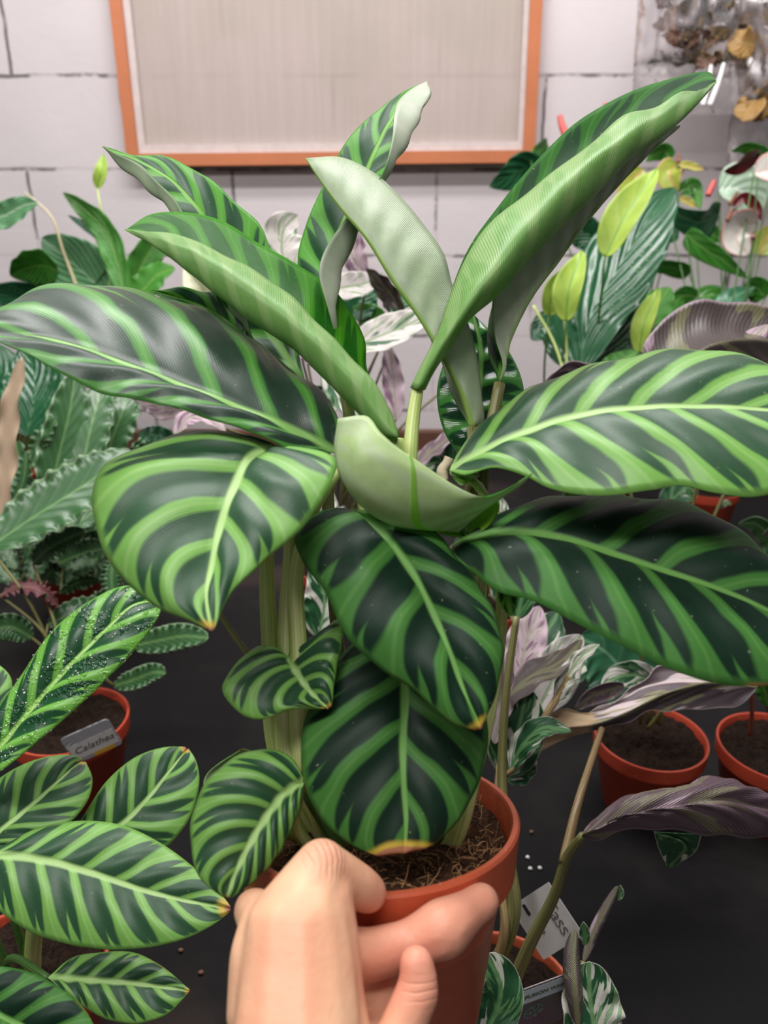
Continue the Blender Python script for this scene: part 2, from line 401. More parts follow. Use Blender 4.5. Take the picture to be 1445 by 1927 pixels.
def pot_mat(name, c):
    q = NT(name); ob = q.obj()
    n = q.noise(ob, 25, 4); sc = q.ss(q.noise(ob, 330, 2), 0.70, 0.76)
    col = q.mix(n, tuple(x*0.85 for x in c[:3])+(1,), tuple(min(1, x*1.12) for x in c[:3])+(1,))
    col = q.mix(q.m('MULTIPLY', sc, 0.45), col, srgb(225, 170, 150))
    return q.done(q.bsdf(col, q.m('ADD', 0.24, q.m('MULTIPLY', n, 0.2)), 0.5, q.bump(q.noise(ob, 120, 3), 0.0004)))
POT = pot_mat('terracotta_plastic', srgb(196, 92, 60)); POTR = pot_mat('red_brown_plastic', srgb(182, 70, 48))
def soil_mat(nm='coir_soil', k=1.0):
    q = NT(nm); ob = q.obj(); a = q.noise(ob, 220, 5, 0.7); b = q.noise(ob, 700, 4, 0.7)
    col = q.mix(q.ss(a, 0.3, 0.7), srgb(34*k, 20*k, 14*k), srgb(104*k, 70*k, 49*k)); col = q.mix(q.ss(b, 0.55, 0.75), col, srgb(176*k, 138*k, 100*k))
    return q.done(q.bsdf(col, 0.85, 0.2, q.bump(q.m('ADD', a, b), 0.003)))
SOIL = soil_mat(); SOILD = soil_mat('coir_soil_shaded', 0.55); FIB = simple('coir_fibre', srgb(172, 132, 92), 0.7, 0.2, 300, 0.4)  # SOILD: soil darkened to paint in the shade inside the bench pots
W_top = varieg('variegated_leaf_top', srgb(226, 224, 214), srgb(40, 92, 56), srgb(120, 165, 110), thr=0.49)
W_green = varieg('variegated_leaf_top_green', srgb(222, 222, 208), srgb(36, 88, 52), srgb(104, 152, 96), thr=0.40)
W_under = varieg('variegated_leaf_purple_underside', srgb(176, 152, 166), srgb(98, 78, 88), srgb(124, 118, 96), thr=0.42)
W_purple = varieg('variegated_leaf_dusky_underside', srgb(158, 132, 148), srgb(74, 64, 62), srgb(110, 108, 78), thr=0.34)
W_white = varieg('variegated_leaf_mostly_white', srgb(222, 214, 210), srgb(60, 104, 70), srgb(150, 170, 130), thr=0.60)
W_pink = varieg('variegated_leaf_pink_underside', srgb(222, 196, 208), srgb(150, 118, 138), srgb(190, 182, 170), thr=0.54, trans=0.2)
W_dry = varieg('variegated_leaf_drying', srgb(210, 192, 194), srgb(98, 84, 90), srgb(150, 150, 110), thr=0.44, dry=0.70)
LILY = plainleaf('peace_lily_leaf', srgb(32, 88, 54), srgb(70, 128, 76), 0.2, 0.7, 1.0, 0.10, ribs=.25)
LILYP = plainleaf('peace_lily_pale_leaf', srgb(96, 152, 104), srgb(176, 204, 172), 0.25, 0.7, 1.2, 0.2, ribs=.5)
LILYB = plainleaf('peace_lily_bright_leaf', srgb(84, 158, 62), srgb(140, 190, 90), 0.3, 0.6, 1.4, 0.3)
LILYU = plainleaf('peace_lily_leaf_underside', srgb(96, 150, 92), srgb(150, 185, 120), 0.4, 0.6, 1.4, 0.2)
SPG = plainleaf('green_spathe', srgb(190, 216, 100), srgb(130, 180, 66), 0.4, 0.2, 0.5, 0.35)
SPW = plainleaf('white_spathe', srgb(226, 228, 196), srgb(180, 200, 130), 0.4, 0.2, 0.5, 0.3)
WAVY = plainleaf('wavy_leaf_top', srgb(54, 94, 54), srgb(120, 158, 96), 0.30, 0.10, 1.0, 0.04, ribw=0.0016, ribs=.3, rim=srgb(120, 146, 110))  # lighter rim, with a whitish edge sheen painted into it
WAVYU = plainleaf('wavy_leaf_purple_underside', srgb(96, 48, 54), srgb(120, 80, 70), 0.45, 0.6, 1.2, 0.08)
ANTH = plainleaf('anthurium_leaf', srgb(70, 142, 52), srgb(130, 180, 96), 0.2, 0.3, 0.8, 0.25)
ANTHD = plainleaf('anthurium_leaf_blue_green', srgb(60, 118, 84), srgb(120, 170, 130), 0.22, 0.3, 0.8, 0.12)
ANTHY = plainleaf('anthurium_spathe_yellow_green', srgb(182, 196, 84), srgb(222, 160, 120), 0.3, 0.2, 0.6, 0.3, rim=srgb(232, 170, 140))
ANTHW = plainleaf('anthurium_spathe_white', srgb(240, 226, 218), srgb(220, 190, 176), 0.18, 0.15, 0.6, 0.2, rim=srgb(232, 130, 140))
ANTHM = plainleaf('anthurium_spathe_maroon', srgb(110, 28, 36), srgb(80, 20, 28), 0.2, 0.2, 0.6, 0.1)
ANTHV = plainleaf('anthurium_spathe_mint', srgb(190, 216, 190), srgb(240, 244, 236), 0.14, 0.7, 1.2, 0.2)
SPADR = simple('spadix_red', srgb(214, 96, 92), 0.5); SPADY = simple('spadix_cream', srgb(214, 208, 132), 0.6, bump=0.001, bscale=600)
SPADB = simple('spadix_brown', srgb(140, 88, 60), 0.6)
WOOD = simple('varnished_wood', srgb(192, 116, 78), 0.45, 0.4, 14, 0.12, 0.0006, 60)
BATTEN = simple('grey_batten', srgb(204, 192, 190), 0.7, 0.3)

def wall_mat():
    q = NT('painted_blockwork'); g = q.n('ShaderNodeNewGeometry').outputs['Position']; x, y, z = q.sep(g)
    n0 = q.noise(g, 14, 4); n3 = q.noise(g, 5, 2)
    jx = q.m('MULTIPLY', q.m('SUBTRACT', n0, 0.5), 0.012)
    vec = q.xyz(q.m('ADD', q.m('SUBTRACT', x, 0.13), jx), q.m('ADD', q.m('SUBTRACT', z, CAMZ+0.107), jx), 0.0)
    br = q.n('ShaderNodeTexBrick', offset=0.5, offset_frequency=2); q.set(br.inputs['Vector'], vec)
    br.inputs['Color1'].default_value = (0, 0, 0, 1); br.inputs['Color2'].default_value = (0, 0, 0, 1); br.inputs['Mortar'].default_value = (1, 1, 1, 1)
    br.inputs['Scale'].default_value = 1.0; br.inputs['Mortar Size'].default_value = 0.0045; br.inputs['Mortar Smooth'].default_value = 0.25
    br.inputs['Brick Width'].default_value = 0.5; br.inputs['Row Height'].default_value = 0.200
    j = br.outputs['Fac']; gap = q.m('MULTIPLY', j, q.ss(q.noise(g, 7, 4, 0.65), 0.42, 0.58))
    fine = q.noise(g, 60, 5, 0.65); col = q.mix(n3, srgb(206, 196, 199), srgb(220, 211, 213))
    col = q.mix(q.m('MULTIPLY', q.ss(fine, 0.62, 0.75), 0.25), col, srgb(180, 168, 170))
    col = q.mix(q.m('MULTIPLY', j, 0.22), col, srgb(160, 148, 150)); col = q.mix(q.m('MULTIPLY', gap, 0.85), col, srgb(104, 95, 97))
    h = q.m('SUBTRACT', q.m('ADD', q.m('MULTIPLY', fine, 0.35), q.m('MULTIPLY', n0, 0.4)), q.m('MULTIPLY', gap, 1.2))
    return q.done(q.bsdf(col, 0.75, 0.25, q.bump(h, 0.004, 0.6)))
def cloth_mat():
    q = NT('black_ground_cloth'); ob = q.n('ShaderNodeNewGeometry').outputs['Position']
    n = q.noise(ob, 7, 4, 0.6); f = q.noise(ob, 90, 4)
    col = q.mix(q.ss(n, 0.42, 0.72), srgb(12, 11, 12), srgb(30, 27, 27)); col = q.mix(q.m('MULTIPLY', q.ss(q.noise(ob, 2.6, 5), 0.60, 0.72), 0.6), col, srgb(60, 48, 43))
    wv = q.n('ShaderNodeTexWave'); q.set(wv.inputs['Vector'], ob); wv.inputs['Scale'].default_value = 180
    return q.done(q.bsdf(col, 0.7, 0.2, q.bump(q.m('ADD', f, q.m('MULTIPLY', wv.outputs['Fac'], 0.3)), 0.001)))
def net_mat():
    q = NT('dusty_netting'); g = q.n('ShaderNodeNewGeometry').outputs['Position']; x, y, z = q.sep(g)
    st = q.noise(q.xyz(q.m('MULTIPLY', x, 30.0), 0.0, q.m('MULTIPLY', z, 1.6)), 2.0, 4)
    col = q.mix(st, srgb(200, 183, 177), srgb(212, 196, 190)); sp = q.noise(g, 4, 3)
    col = q.mix(q.ss(sp, 0.4, 0.7, 0.0, 0.4), col, srgb(182, 174, 156))
    tr = q.n('ShaderNodeBsdfTransparent').outputs[0]
    return q.done(q.mixs(q.m('ADD', 0.46, q.m('MULTIPLY', st, 0.16)), tr, q.bsdf(col, 0.7, 0.2)))
def plastic_mat():
    q = NT('clear_plastic_film'); ob = q.obj(); h = q.m('ADD', q.noise(ob, 14, 5, 0.6), q.m('MULTIPLY', q.noise(ob, 45, 3), 0.3))
    nb = q.bump(h, 0.02, 0.7); gl = q.n('ShaderNodeBsdfGlossy'); gl.inputs['Roughness'].default_value = 0.08; q.set(gl.inputs['Normal'], nb)
    fr = q.n('ShaderNodeFresnel'); fr.inputs[0].default_value = 1.45; q.set(fr.inputs['Normal'], nb)
    tr = q.n('ShaderNodeBsdfTransparent'); tr.inputs[0].default_value = (0.93, 0.92, 0.93, 1)
    haze = q.mixs(0.40, tr.outputs[0], q.bsdf(srgb(205, 195, 198), 0.5, 0.3))
    return q.done(q.mixs(q.m('MINIMUM', q.m('MULTIPLY', fr.outputs[0], 1.3), 1.0), haze, gl.outputs[0]))

# ------------------------------------------------------------------ the setting
WY = 2.05
def slab(name, lo, hi, mat, kind='structure'):
    bm = bmesh.new(); box_bm(bm, lo, hi); o = from_bm(name, bm, mat); o['kind'] = kind; return o
slab('wall_back', (-2.6, WY, 0), (2.6, WY+0.2, 3.1), wall_mat())
slab('floor', (-2.6, -1.6, -0.1), (2.6, WY, 0.0), simple('concrete_floor', srgb(120, 114, 110), 0.8, 0.2, 6, 0.2))
TZ = 0.80
bench = thing('plant_bench', 'long nursery bench covered in black ground cloth carrying all the pots', 'bench', (0, 1.2, 0))
bm = bmesh.new(); box_bm(bm, (-1.9, 0.36, TZ-0.03), (1.9, 1.985, TZ)); from_bm('bench_top', bm, cloth_mat(), bench)
bm = bmesh.new(); box_bm(bm, (-1.9, 1.945, TZ), (1.9, 1.98, TZ+0.075)); tag(from_bm('wooden_rail', bm, simple('dark_wood', srgb(96, 62, 46), 0.6)), 'brown wooden rail along the back edge of the bench at the wall foot', 'rail')
for lx in (-1.8, 1.8):
    for ly in (0.45, 1.9):
        bm = bmesh.new(); box_bm(bm, (lx-0.035, ly-0.035, 0), (lx+0.035, ly+0.035, TZ-0.03)); from_bm('leg', bm, simple('bench_leg_wood', srgb(110, 84, 62), 0.7), bench)
def on_bench(x, y, h=0.0):
    """point of the pixel ray at height h above the bench top"""
    r = dir_of(x, y); t = (TZ+h-CAMZ)/r[2]; return np.array([0, 0, CAMZ])+r*t

# framed netting panel leaning on the wall
fr = thing('netting_frame', 'orange-brown wooden frame with dusty netting leaning on the block wall', 'frame', (-0.127, 2.03, CAMZ+0.115))
Mf = Matrix.Translation((-0.127, 2.028, CAMZ+0.115)) @ Matrix.Rotation(math.radians(-0.5), 4, 'Y') @ Matrix.Rotation(math.radians(-1.0), 4, 'X')
W2, HT, RW = 0.484, 0.72, 0.027
for lo, hi in (((-W2, -0.02, 0), (W2, 0.015, RW)), ((-W2, -0.02, HT-RW), (W2, 0.015, HT)), ((-W2, -0.02, RW), (-W2+RW, 0.015, HT-RW)), ((W2-RW, -0.02, RW), (W2, 0.015, HT-RW))):
    bm = bmesh.new(); box_bm(bm, lo, hi, Mf); from_bm('rail', bm, WOOD, fr)
B2 = W2-RW
for lo, hi in (((-B2, -0.008, RW), (B2, 0.010, RW+0.02)), ((-B2, -0.008, RW+0.02), (-B2+0.016, 0.010, HT-RW)), ((B2-0.012, -0.008, RW+0.02), (B2, 0.010, HT-RW))):
    bm = bmesh.new(); box_bm(bm, lo, hi, Mf); tag(from_bm('batten', bm, BATTEN, fr), 'pale grey inner batten')
bm = bmesh.new(); box_bm(bm, (-B2, 0.006, RW), (B2, 0.0075, HT-RW), Mf); tag(from_bm('netting', bm, net_mat(), fr), 'see-through dusty beige netting')

# ------------------------------------------------------------------ pots
POT_PROF = [(0.052, 0.0), (0.053, 0.001), (0.070, 0.088), (0.0705, 0.0885), (0.0735, 0.090), (0.0745, 0.1085), (0.0742, 0.110), (0.0715, 0.110), (0.070, 0.108), (0.0685, 0.090), (0.066, 0.0845)]
def pot_parts(parent, M, R, mat, H=None, seg=64, soil=True, soilz=0.93, fib=0, seed=1, prof=None):
    k = R/0.0745; kz = (H/0.110) if H else k
    pr = [(r*k, z*kz) for r, z in (prof or POT_PROF)]
    Htop = pr[-5][1]
    inner = pr[:-1]+[(pr[-1][0], pr[-1][1]), (pr[0][0]*0.96, pr[0][1]+0.004), (0.0005, pr[0][1]+0.004)]
    o = lathe('pot', inner, M, mat, parent, seg)
    if soil:
        rs = (pr[-2][0])*0.985; zs = soilz*max(z for r, z in pr); rnd = random.Random(seed)
        nr, ns = 22, 72; v, f = [], []
        for i in range(nr+1):
            for j in range(ns):
                r = rs*i/nr; t = 2*math.pi*j/ns; x, y = r*math.cos(t), r*math.sin(t)
                hz = mnoise.noise(Vector((x*90+seed, y*90, 0)))*0.0045+mnoise.noise(Vector((x*260, y*260, seed)))*0.0028+mnoise.noise(Vector((x*600, y*600, seed)))*0.0012
                v.append(list(M @ Vector((x, y, zs+hz))))
        for i in range(nr):
            for j in range(ns): f.append((i*ns+j, (i+1)*ns+j, (i+1)*ns+(j+1) % ns, i*ns+(j+1) % ns))
        mk('soil', v, f, SOIL if fib else SOILD, parent)
        if fib:
            V_, F_ = [], []
            for q in range(fib):
                r = rs*math.sqrt(rnd.random())*0.96; t = rnd.random()*6.283; x, y = r*math.cos(t), r*math.sin(t)
                a = rnd.random()*6.283; L = rnd.uniform(0.006, 0.016); pts = []
                p = np.array([x, y, zs+rnd.uniform(0, 0.004)])
                el = rnd.uniform(-0.2, 0.9)
                for st in range(7):
                    pts.append(p.copy()); a += rnd.uniform(-0.7, 0.7); el += rnd.uniform(-0.6, 0.35)
                    p = p+np.array([math.cos(a)*math.cos(el), math.sin(a)*math.cos(el), math.sin(el)])*L/6
                    if p[2] < zs-0.001: p[2] = zs
                    rr = math.hypot(p[0], p[1])
                    if rr > rs*0.98: p[:2] *= rs*0.98/rr
                rad = rnd.uniform(0.00010, 0.00028); b0 = len(V_)
                for i_, c in enumerate(pts):
                    for k3 in range(3):
                        th = 2.094*k3; V_.append(list(M @ Vector((c[0]+rad*math.cos(th), c[1]+rad*math.sin(th)*0.6, c[2]+rad*math.sin(th)))))
                for i_ in range(6):
                    for k3 in range(3):
                        F_.append((b0+i_*3+k3, b0+i_*3+(k3+1) % 3, b0+i_*3+3+(k3+1) % 3, b0+i_*3+3+k3))
            tag(mk('coir_fibres', V_, F_, FIB, parent), 'fine pale coir fibres', kind='stuff')
    return o
def bench_pot(parent, loc, R, mat, **kw):
    return pot_parts(parent, Matrix.Translation(Vector(tuple(loc))), R, mat, **kw)

# ------------------------------------------------------------------ the held zebra plant
c0 = P(711, 1530, 0.3435)
camx, camy, camz = np.array([1, 0, 0]), np.array([0, SP, CP]), np.array([0, -CP, SP])   # right, up, towards the viewer
a_, b_ = 0.0974, -0.0165
axis = math.sin(b_)*camx+math.cos(b_)*math.cos(a_)*camy+math.cos(b_)*math.sin(a_)*camz
ex = np.cross(axis, [0, 0, 1.0]); ex = np.cross(np.array([0, 1.0, 0]), axis); ex /= np.linalg.norm(ex); ey = np.cross(axis, ex)
HP, RP = 0.112, 0.0625
base0 = c0-axis*HP
MP = Matrix(((ex[0], ey[0], axis[0], base0[0]), (ex[1], ey[1], axis[1], base0[1]), (ex[2], ey[2], axis[2], base0[2]), (0, 0, 0, 1)))
hero = thing('potted_zebra_plant', 'large zebra-striped calathea in a terracotta pot lifted up in a hand', 'potted plant', base0)
HPROF = [(0.0475, 0.0), (0.049, 0.0015), (0.0655, 0.0865), (0.0668, 0.0875), (0.0720, 0.0885), (0.0742, 0.1068), (0.0745, 0.1088), (0.0735, 0.110), (0.0710, 0.110), (0.0698, 0.1085), (0.0680, 0.090), (0.066, 0.0845)]
pot_parts(hero, MP, RP, POT, H=HP, seg=96, soilz=0.905, fib=420, seed=3, prof=HPROF)
def pot_surface(x, y):
    """depth at which the pixel ray meets the pot wall"""
    r = dir_of(x, y); o = np.array([0, 0, CAMZ]); prev = None
    for k in range(600):
        d = 0.25+k*0.0003; p = o+r*d-base0; h = p@axis; rr = np.linalg.norm(p-h*axis)
        if h > HP+0.001: continue
        R_ = RP if h > 0.09 else (0.0405+(0.0560-0.0405)*max(h, 0)/0.09)
        if rr <= R_: return d
    return None
def soil_pt(fx, fy): return base0+ex*fx*RP+ey*fy*RP+axis*HP*0.88
def stem(parent, pts, rad, mat=S_main, name='stem', **kw): return tube(name, pts, rad, mat, parent, **kw)

# leaves: longitudinal curves through points of the blade in space
cleaf(hero, [(-1, [(632,852,.335),(560,852,.326),(480,815,.318),(400,790,.313),(300,760,.308),(180,735,.304),(100,695,.302),(40,660,.302),(-60,622,.305)]),
             (0, [(632,852,.335),(560,815,.332),(440,765,.326),(330,722,.322),(200,672,.317),(100,640,.314),(0,628,.312),(-60,622,.305)]),
             (1, [(632,852,.335),(640,795,.345),(600,735,.357),(540,690,.366),(480,640,.374),(420,602,.378),(300,556,.378),(160,533,.370),(60,546,.356),(0,580,.338),(-60,622,.305)])],
      (Z_sheen, U_pale), N=6, s=.24, bulge=(.003, .008), ripple=.0011, wave=.0009, nw=7, seed=1)
cleaf(hero, [(-1, [(470,690,.36),(430,640,.385),(350,590,.40),(285,548,.41)]),
             (0, [(470,690,.36),(440,620,.395),(370,575,.41),(285,548,.41)]),
             (1, [(470,690,.36),(455,600,.40),(385,545,.41),(285,545,.41)])], (Z_young, U_pale), N=5, s=.2, bulge=.002, wave=.0016, nw=5, seed=2, nu=40, nh=8)
# upper left blade with its left edge curled over
cleaf(hero, [(-1, [(575,720,.385),(530,680,.385),(489,650,.385),(448,552,.39),(395,460,.40),(347,402,.405),(322,368,.41),(302,346,.412),(255,305,.418),(215,287,.42),(193,275,.425)]),
             (-.55, [(575,720,.385),(515,690,.395),(475,655,.40),(412,545,.405),(360,460,.41),(326,402,.415),(275,352,.42),(228,313,.424),(193,275,.425)]),
             (0, [(575,720,.39),(525,650,.405),(470,560,.415),(420,470,.42),(370,390,.425),(310,330,.43),(250,298,.43),(193,275,.425)]),
             (1, [(575,720,.39),(560,650,.41),(542,560,.42),(510,470,.425),(488,422,.43),(440,378,.432),(385,330,.437),(303,293,.44),(250,291,.437),(193,275,.425)])],
      (Z_young, U_pale), N=8, s=.16, ripple=.0009, wave=.0006, seed=3)
# upright blade at the centre, its right edge curled forward
cleaf(hero, [(-1, [(635,650,.385),(598,580,.395),(560,490,.405),(575,425,.412),(610,345,.42),(660,255,.43),(720,200,.438),(770,166,.44),(803,154,.44)]),
             (0, [(635,650,.38),(618,560,.385),(625,490,.395),(650,410,.405),(690,320,.415),(730,235,.425),(765,190,.435),(803,154,.44)]),
             (.55, [(635,650,.38),(632,580,.375),(640,520,.38),(672,440,.388),(716,350,.397),(766,270,.41),(796,205,.425),(810,168,.435),(803,154,.44)]),
             (1, [(635,650,.378),(615,575,.372),(600,518,.372),(648,415,.38),(660,400,.382),(714,335,.388),(737,262,.40),(742,215,.412),(752,188,.425),(780,165,.435),(803,154,.44)])],
      (Z_young, U_white), N=8, s=.16, ripple=.0008, seed=4)
# long blade folded along its midrib, silvery underside outward
cleaf(hero, [(-1, [(748,822,.335),(733,772,.337),(705,722,.338),(660,672,.340),(600,612,.343),(540,552,.347),(480,511,.351),(400,471,.356),(330,441,.362),(275,437,.367),(236,432,.372)]),
             (-.5, [(748,824,.330),(722,800,.330),(660,720,.330),(600,655,.331),(520,585,.334),(440,525,.340),(360,475,.350),(290,447,.362),(236,432,.372)]),
             (0, [(748,826,.335),(725,828,.336),(680,782,.338),(620,722,.340),(560,662,.343),(470,602,.347),(400,547,.352),(350,506,.357),(290,461,.365),(236,432,.372)]),
             (.5, [(748,824,.345),(735,800,.352),(690,720,.364),(640,650,.370),(580,590,.374),(490,530,.378),(400,470,.380),(330,430,.380),(236,432,.372)]),
             (1, [(750,820,.345),(735,775,.358),(703,725,.366),(690,690,.372),(686,640,.378),(660,585,.384),(625,542,.388),(560,498,.392),(500,466,.394),(430,421,.395),(350,399,.392),(290,402,.384),(236,432,.372)])],
      (Z_fold, U_green), N=9, s=.18, ripple=.0003, wave=.0004, nw=6, seed=5)
# great folded blade at the upper right
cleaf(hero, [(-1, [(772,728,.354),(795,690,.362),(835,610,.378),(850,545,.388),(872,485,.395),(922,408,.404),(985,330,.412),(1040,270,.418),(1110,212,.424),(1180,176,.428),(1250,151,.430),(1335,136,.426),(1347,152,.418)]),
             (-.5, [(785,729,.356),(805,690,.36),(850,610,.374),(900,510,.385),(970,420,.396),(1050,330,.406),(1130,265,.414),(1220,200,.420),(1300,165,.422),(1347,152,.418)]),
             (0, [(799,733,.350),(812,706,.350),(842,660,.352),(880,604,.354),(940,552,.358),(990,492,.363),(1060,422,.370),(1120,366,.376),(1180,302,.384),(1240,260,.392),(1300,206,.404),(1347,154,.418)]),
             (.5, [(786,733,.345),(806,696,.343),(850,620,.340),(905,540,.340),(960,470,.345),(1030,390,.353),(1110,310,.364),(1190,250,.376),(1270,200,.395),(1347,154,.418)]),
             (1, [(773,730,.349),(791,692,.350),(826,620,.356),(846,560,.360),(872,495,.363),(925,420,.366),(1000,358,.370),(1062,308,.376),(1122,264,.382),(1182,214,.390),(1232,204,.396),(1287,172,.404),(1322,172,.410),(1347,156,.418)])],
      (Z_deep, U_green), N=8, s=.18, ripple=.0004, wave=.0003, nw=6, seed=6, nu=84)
# pale blade behind it
cleaf(hero, [(-1, [(940,722,.368),(918,660,.385),(922,590,.395),(950,520,.40),(1040,410,.41),(1130,315,.42),(1210,255,.426),(1278,236,.430)]),
             (0, [(940,722,.366),(960,645,.374),(1000,562,.380),(1052,492,.387),(1102,422,.395),(1162,352,.404),(1222,290,.415),(1278,240,.430)]),
             (1, [(938,720,.364),(945,690,.366),(932,640,.370),(926,570,.374),(955,500,.380),(1030,410,.390),(1110,320,.400),(1200,255,.412),(1278,236,.430)])],
      (Z_young, U_white), N=10, s=.16, bulge=(.004, -.004), ripple=.0006, seed=7)
# central blade seen from behind
cleaf(hero, [(-1, [(890,805,0.362),(906,800,0.366),(905,740,0.368),(890,640,0.368),(850,535,0.371),(835,480,0.374),(800,428,0.380),(750,368,0.386),(700,324,0.391),(640,297,0.393),(576,299,0.390)]),
             (0, [(888,806,0.360),(862,732,0.359),(830,672,0.359),(790,602,0.359),(740,532,0.360),(690,452,0.366),(640,392,0.374),(600,336,0.382),(576,299,0.390)]),
             (1, [(884,800,0.360),(850,740,0.376),(835,690,0.387),(815,640,0.388),(770,560,0.392),(720,480,0.393),(670,410,0.398),(620,340,0.396),(576,299,0.390)])],
      (Z_young, U_pale), N=11, s=.14, bulge=(-.007, .003), ripple=.0005, seed=8)
# glossy striped blade standing behind the stems
cleaf(hero, [(-1, [(900,880,.395),(845,830,.405),(822,740,.415),(845,660,.425),(890,590,.43)]),
             (0, [(900,880,.395),(895,810,.402),(900,730,.412),(905,660,.42),(890,590,.43)]),
             (1, [(900,880,.395),(960,820,.405),(986,740,.415),(960,665,.425),(890,590,.43)])],
      (Z_gloss, U_pale), N=6, s=.05, bulge=.002, ripple=.0012, seed=9, nu=48)
# large blades reaching right
cleaf(hero, [(-1, [(846,886,.340),(862,850,.348),(902,800,.356),(962,753,.362),(1060,704,.366),(1180,670,.366),(1300,657,.362),(1445,682,.352),(1530,730,.335),(1575,795,.315)]),
             (0, [(846,886,.340),(930,840,.335),(1000,810,.332),(1100,780,.330),(1200,768,.328),(1300,765,.326),(1445,772,.322),(1575,795,.315)]),
             (1, [(846,886,.338),(872,894,.330),(930,880,.322),(990,896,.315),(1030,918,.310),(1150,931,.302),(1230,921,.300),(1280,912,.301),(1340,928,.298),(1445,930,.300),(1530,880,.305),(1575,795,.315)])],
      (Z_front, U_green), N=7, s=.19, bulge=(.006, .004), ripple=.0011, wave=.0007, nw=6, seed=10)
cleaf(hero, [(-1, [(850,1026,.332),(930,972,.340),(1000,944,.345),(1080,932,.348),(1200,934,.348),(1300,950,.345),(1380,990,.338),(1445,1040,.330),(1520,1110,.318),(1575,1215,.30)]),
             (0, [(850,1028,.330),(930,1006,.326),(1030,1008,.322),(1080,1020,.320),(1180,1053,.316),(1280,1085,.312),(1380,1120,.308),(1445,1150,.305),(1575,1215,.30)]),
             (1, [(850,1032,.329),(850,1054,.322),(890,1076,.314),(930,1110,.306),(1000,1130,.300),(1080,1170,.293),(1160,1210,.289),(1240,1250,.286),(1340,1285,.285),(1445,1290,.287),(1520,1275,.292),(1575,1215,.30)])],
      (Z_dark, U_green), N=6.5, s=.19, bulge=(.006, .006), ripple=.0010, wave=.0007, nw=6, seed=11)
# round blade hanging to the front left
cleaf(hero, [(-1, [(530,842,.330),(590,846,.322),(632,862,.315),(625,905,.305),(570,992,.294),(500,1055,.285),(440,1110,.276),(402,1185,.266)]),
             (0, [(530,842,.330),(475,860,.320),(440,920,.306),(415,990,.294),(400,1060,.284),(390,1120,.275),(398,1186,.266)]),
             (1, [(530,842,.330),(450,820,.330),(370,811,.330),(270,838,.322),(195,880,.312),(171,935,.303),(184,1010,.294),(230,1088,.285),(300,1146,.277),(360,1168,.271),(394,1186,.266)])],
      (Z_tip, U_green), N=5, s=.34, bulge=(.004, .007), ripple=.0012, wave=.0006, nw=4, seed=12)
# small pale cupped blade at the front and the bright one beneath it
cleaf(hero, [(-1, [(862,1000,.326),(900,968,.318),(950,932,.312),(985,908,.310),(1002,890,.310)]),
             (-.5, [(858,1000,.324),(840,984,.312),(850,960,.306),(872,940,.304),(905,935,.305)]),
             (0, [(850,1000,.324),(785,984,.308),(779,935,.300),(776,880,.298),(770,858,.300)]),
             (.5, [(845,1000,.324),(740,980,.308),(690,915,.298),(684,850,.298),(716,815,.302)]),
             (.75, [(842,1000,.324),(715,975,.31),(658,900,.302),(655,840,.304),(690,784,.308)]),
             (1, [(840,1000,.324),(700,968,.314),(640,895,.308),(630,850,.310),(636,788,.312)])],
      (Z_fold, U_lime), N=4, s=.2, ripple=.0, seed=13, nu=36)
cleaf(hero, [(-1, [(885,1015,.33),(925,985,.326),(940,950,.32),(930,930,.316)]), (0, [(880,1012,.33),(860,985,.33),(835,968,.326),(810,960,.32)]),
             (1, [(876,1012,.33),(840,1008,.332),(800,990,.328),(770,968,.322)])], (Z_fold, zebra('zebra_leaf_backlit', srgb(120, 180, 40), srgb(150, 205, 60), srgb(90, 140, 40), under=True, rough=.45, trans=.5, contrast=.6)), N=4, s=.2, ripple=0, seed=14, nu=30)
# dark blade hanging at the centre
cleaf(hero, [(-1, [(668,962,.330),(745,972,.326),(820,1000,.322),(852,1040,.318),(890,1085,.312),(920,1130,.306),(940,1180,.300),(946,1230,.295),(935,1300,.288),(912,1360,.282)]),
             (0, [(665,960,.330),(705,990,.322),(745,1035,.314),(785,1095,.306),(815,1155,.299),(845,1225,.292),(872,1300,.286),(905,1372,.281)]),
             (1, [(660,960,.331),(615,960,.330),(578,976,.324),(555,1012,.317),(570,1060,.311),(610,1110,.304),(632,1160,.299),(662,1212,.294),(720,1260,.290),(782,1302,.286),(822,1338,.283),(852,1362,.281),(892,1374,.281)])],
      (Z_dark, U_green), N=4.6, s=.28, bulge=.007, ripple=.0012, wave=.0004, seed=15)
# broad blade below it, over the pot
cleaf(hero, [(-1, [(752,1175,.334),(850,1215,.328),(905,1290,.322),(917,1350,.318),(915,1420,.312),(900,1475,.307),(862,1545,.301),(820,1586,.297),(798,1598,.295)]),
             (0, [(750,1175,.334),(758,1240,.326),(762,1320,.318),(758,1400,.310),(760,1480,.303),(764,1550,.297),(760,1606,.293)]),
             (1, [(748,1175,.334),(660,1215,.330),(600,1290,.324),(570,1370,.318),(566,1430,.313),(576,1490,.308),(612,1551,.302),(665,1594,.297),(712,1612,.294)])],
      (Z_dark, U_green), N=4.6, s=.32, bulge=.006, ripple=.0011, wave=.0003, seed=16)
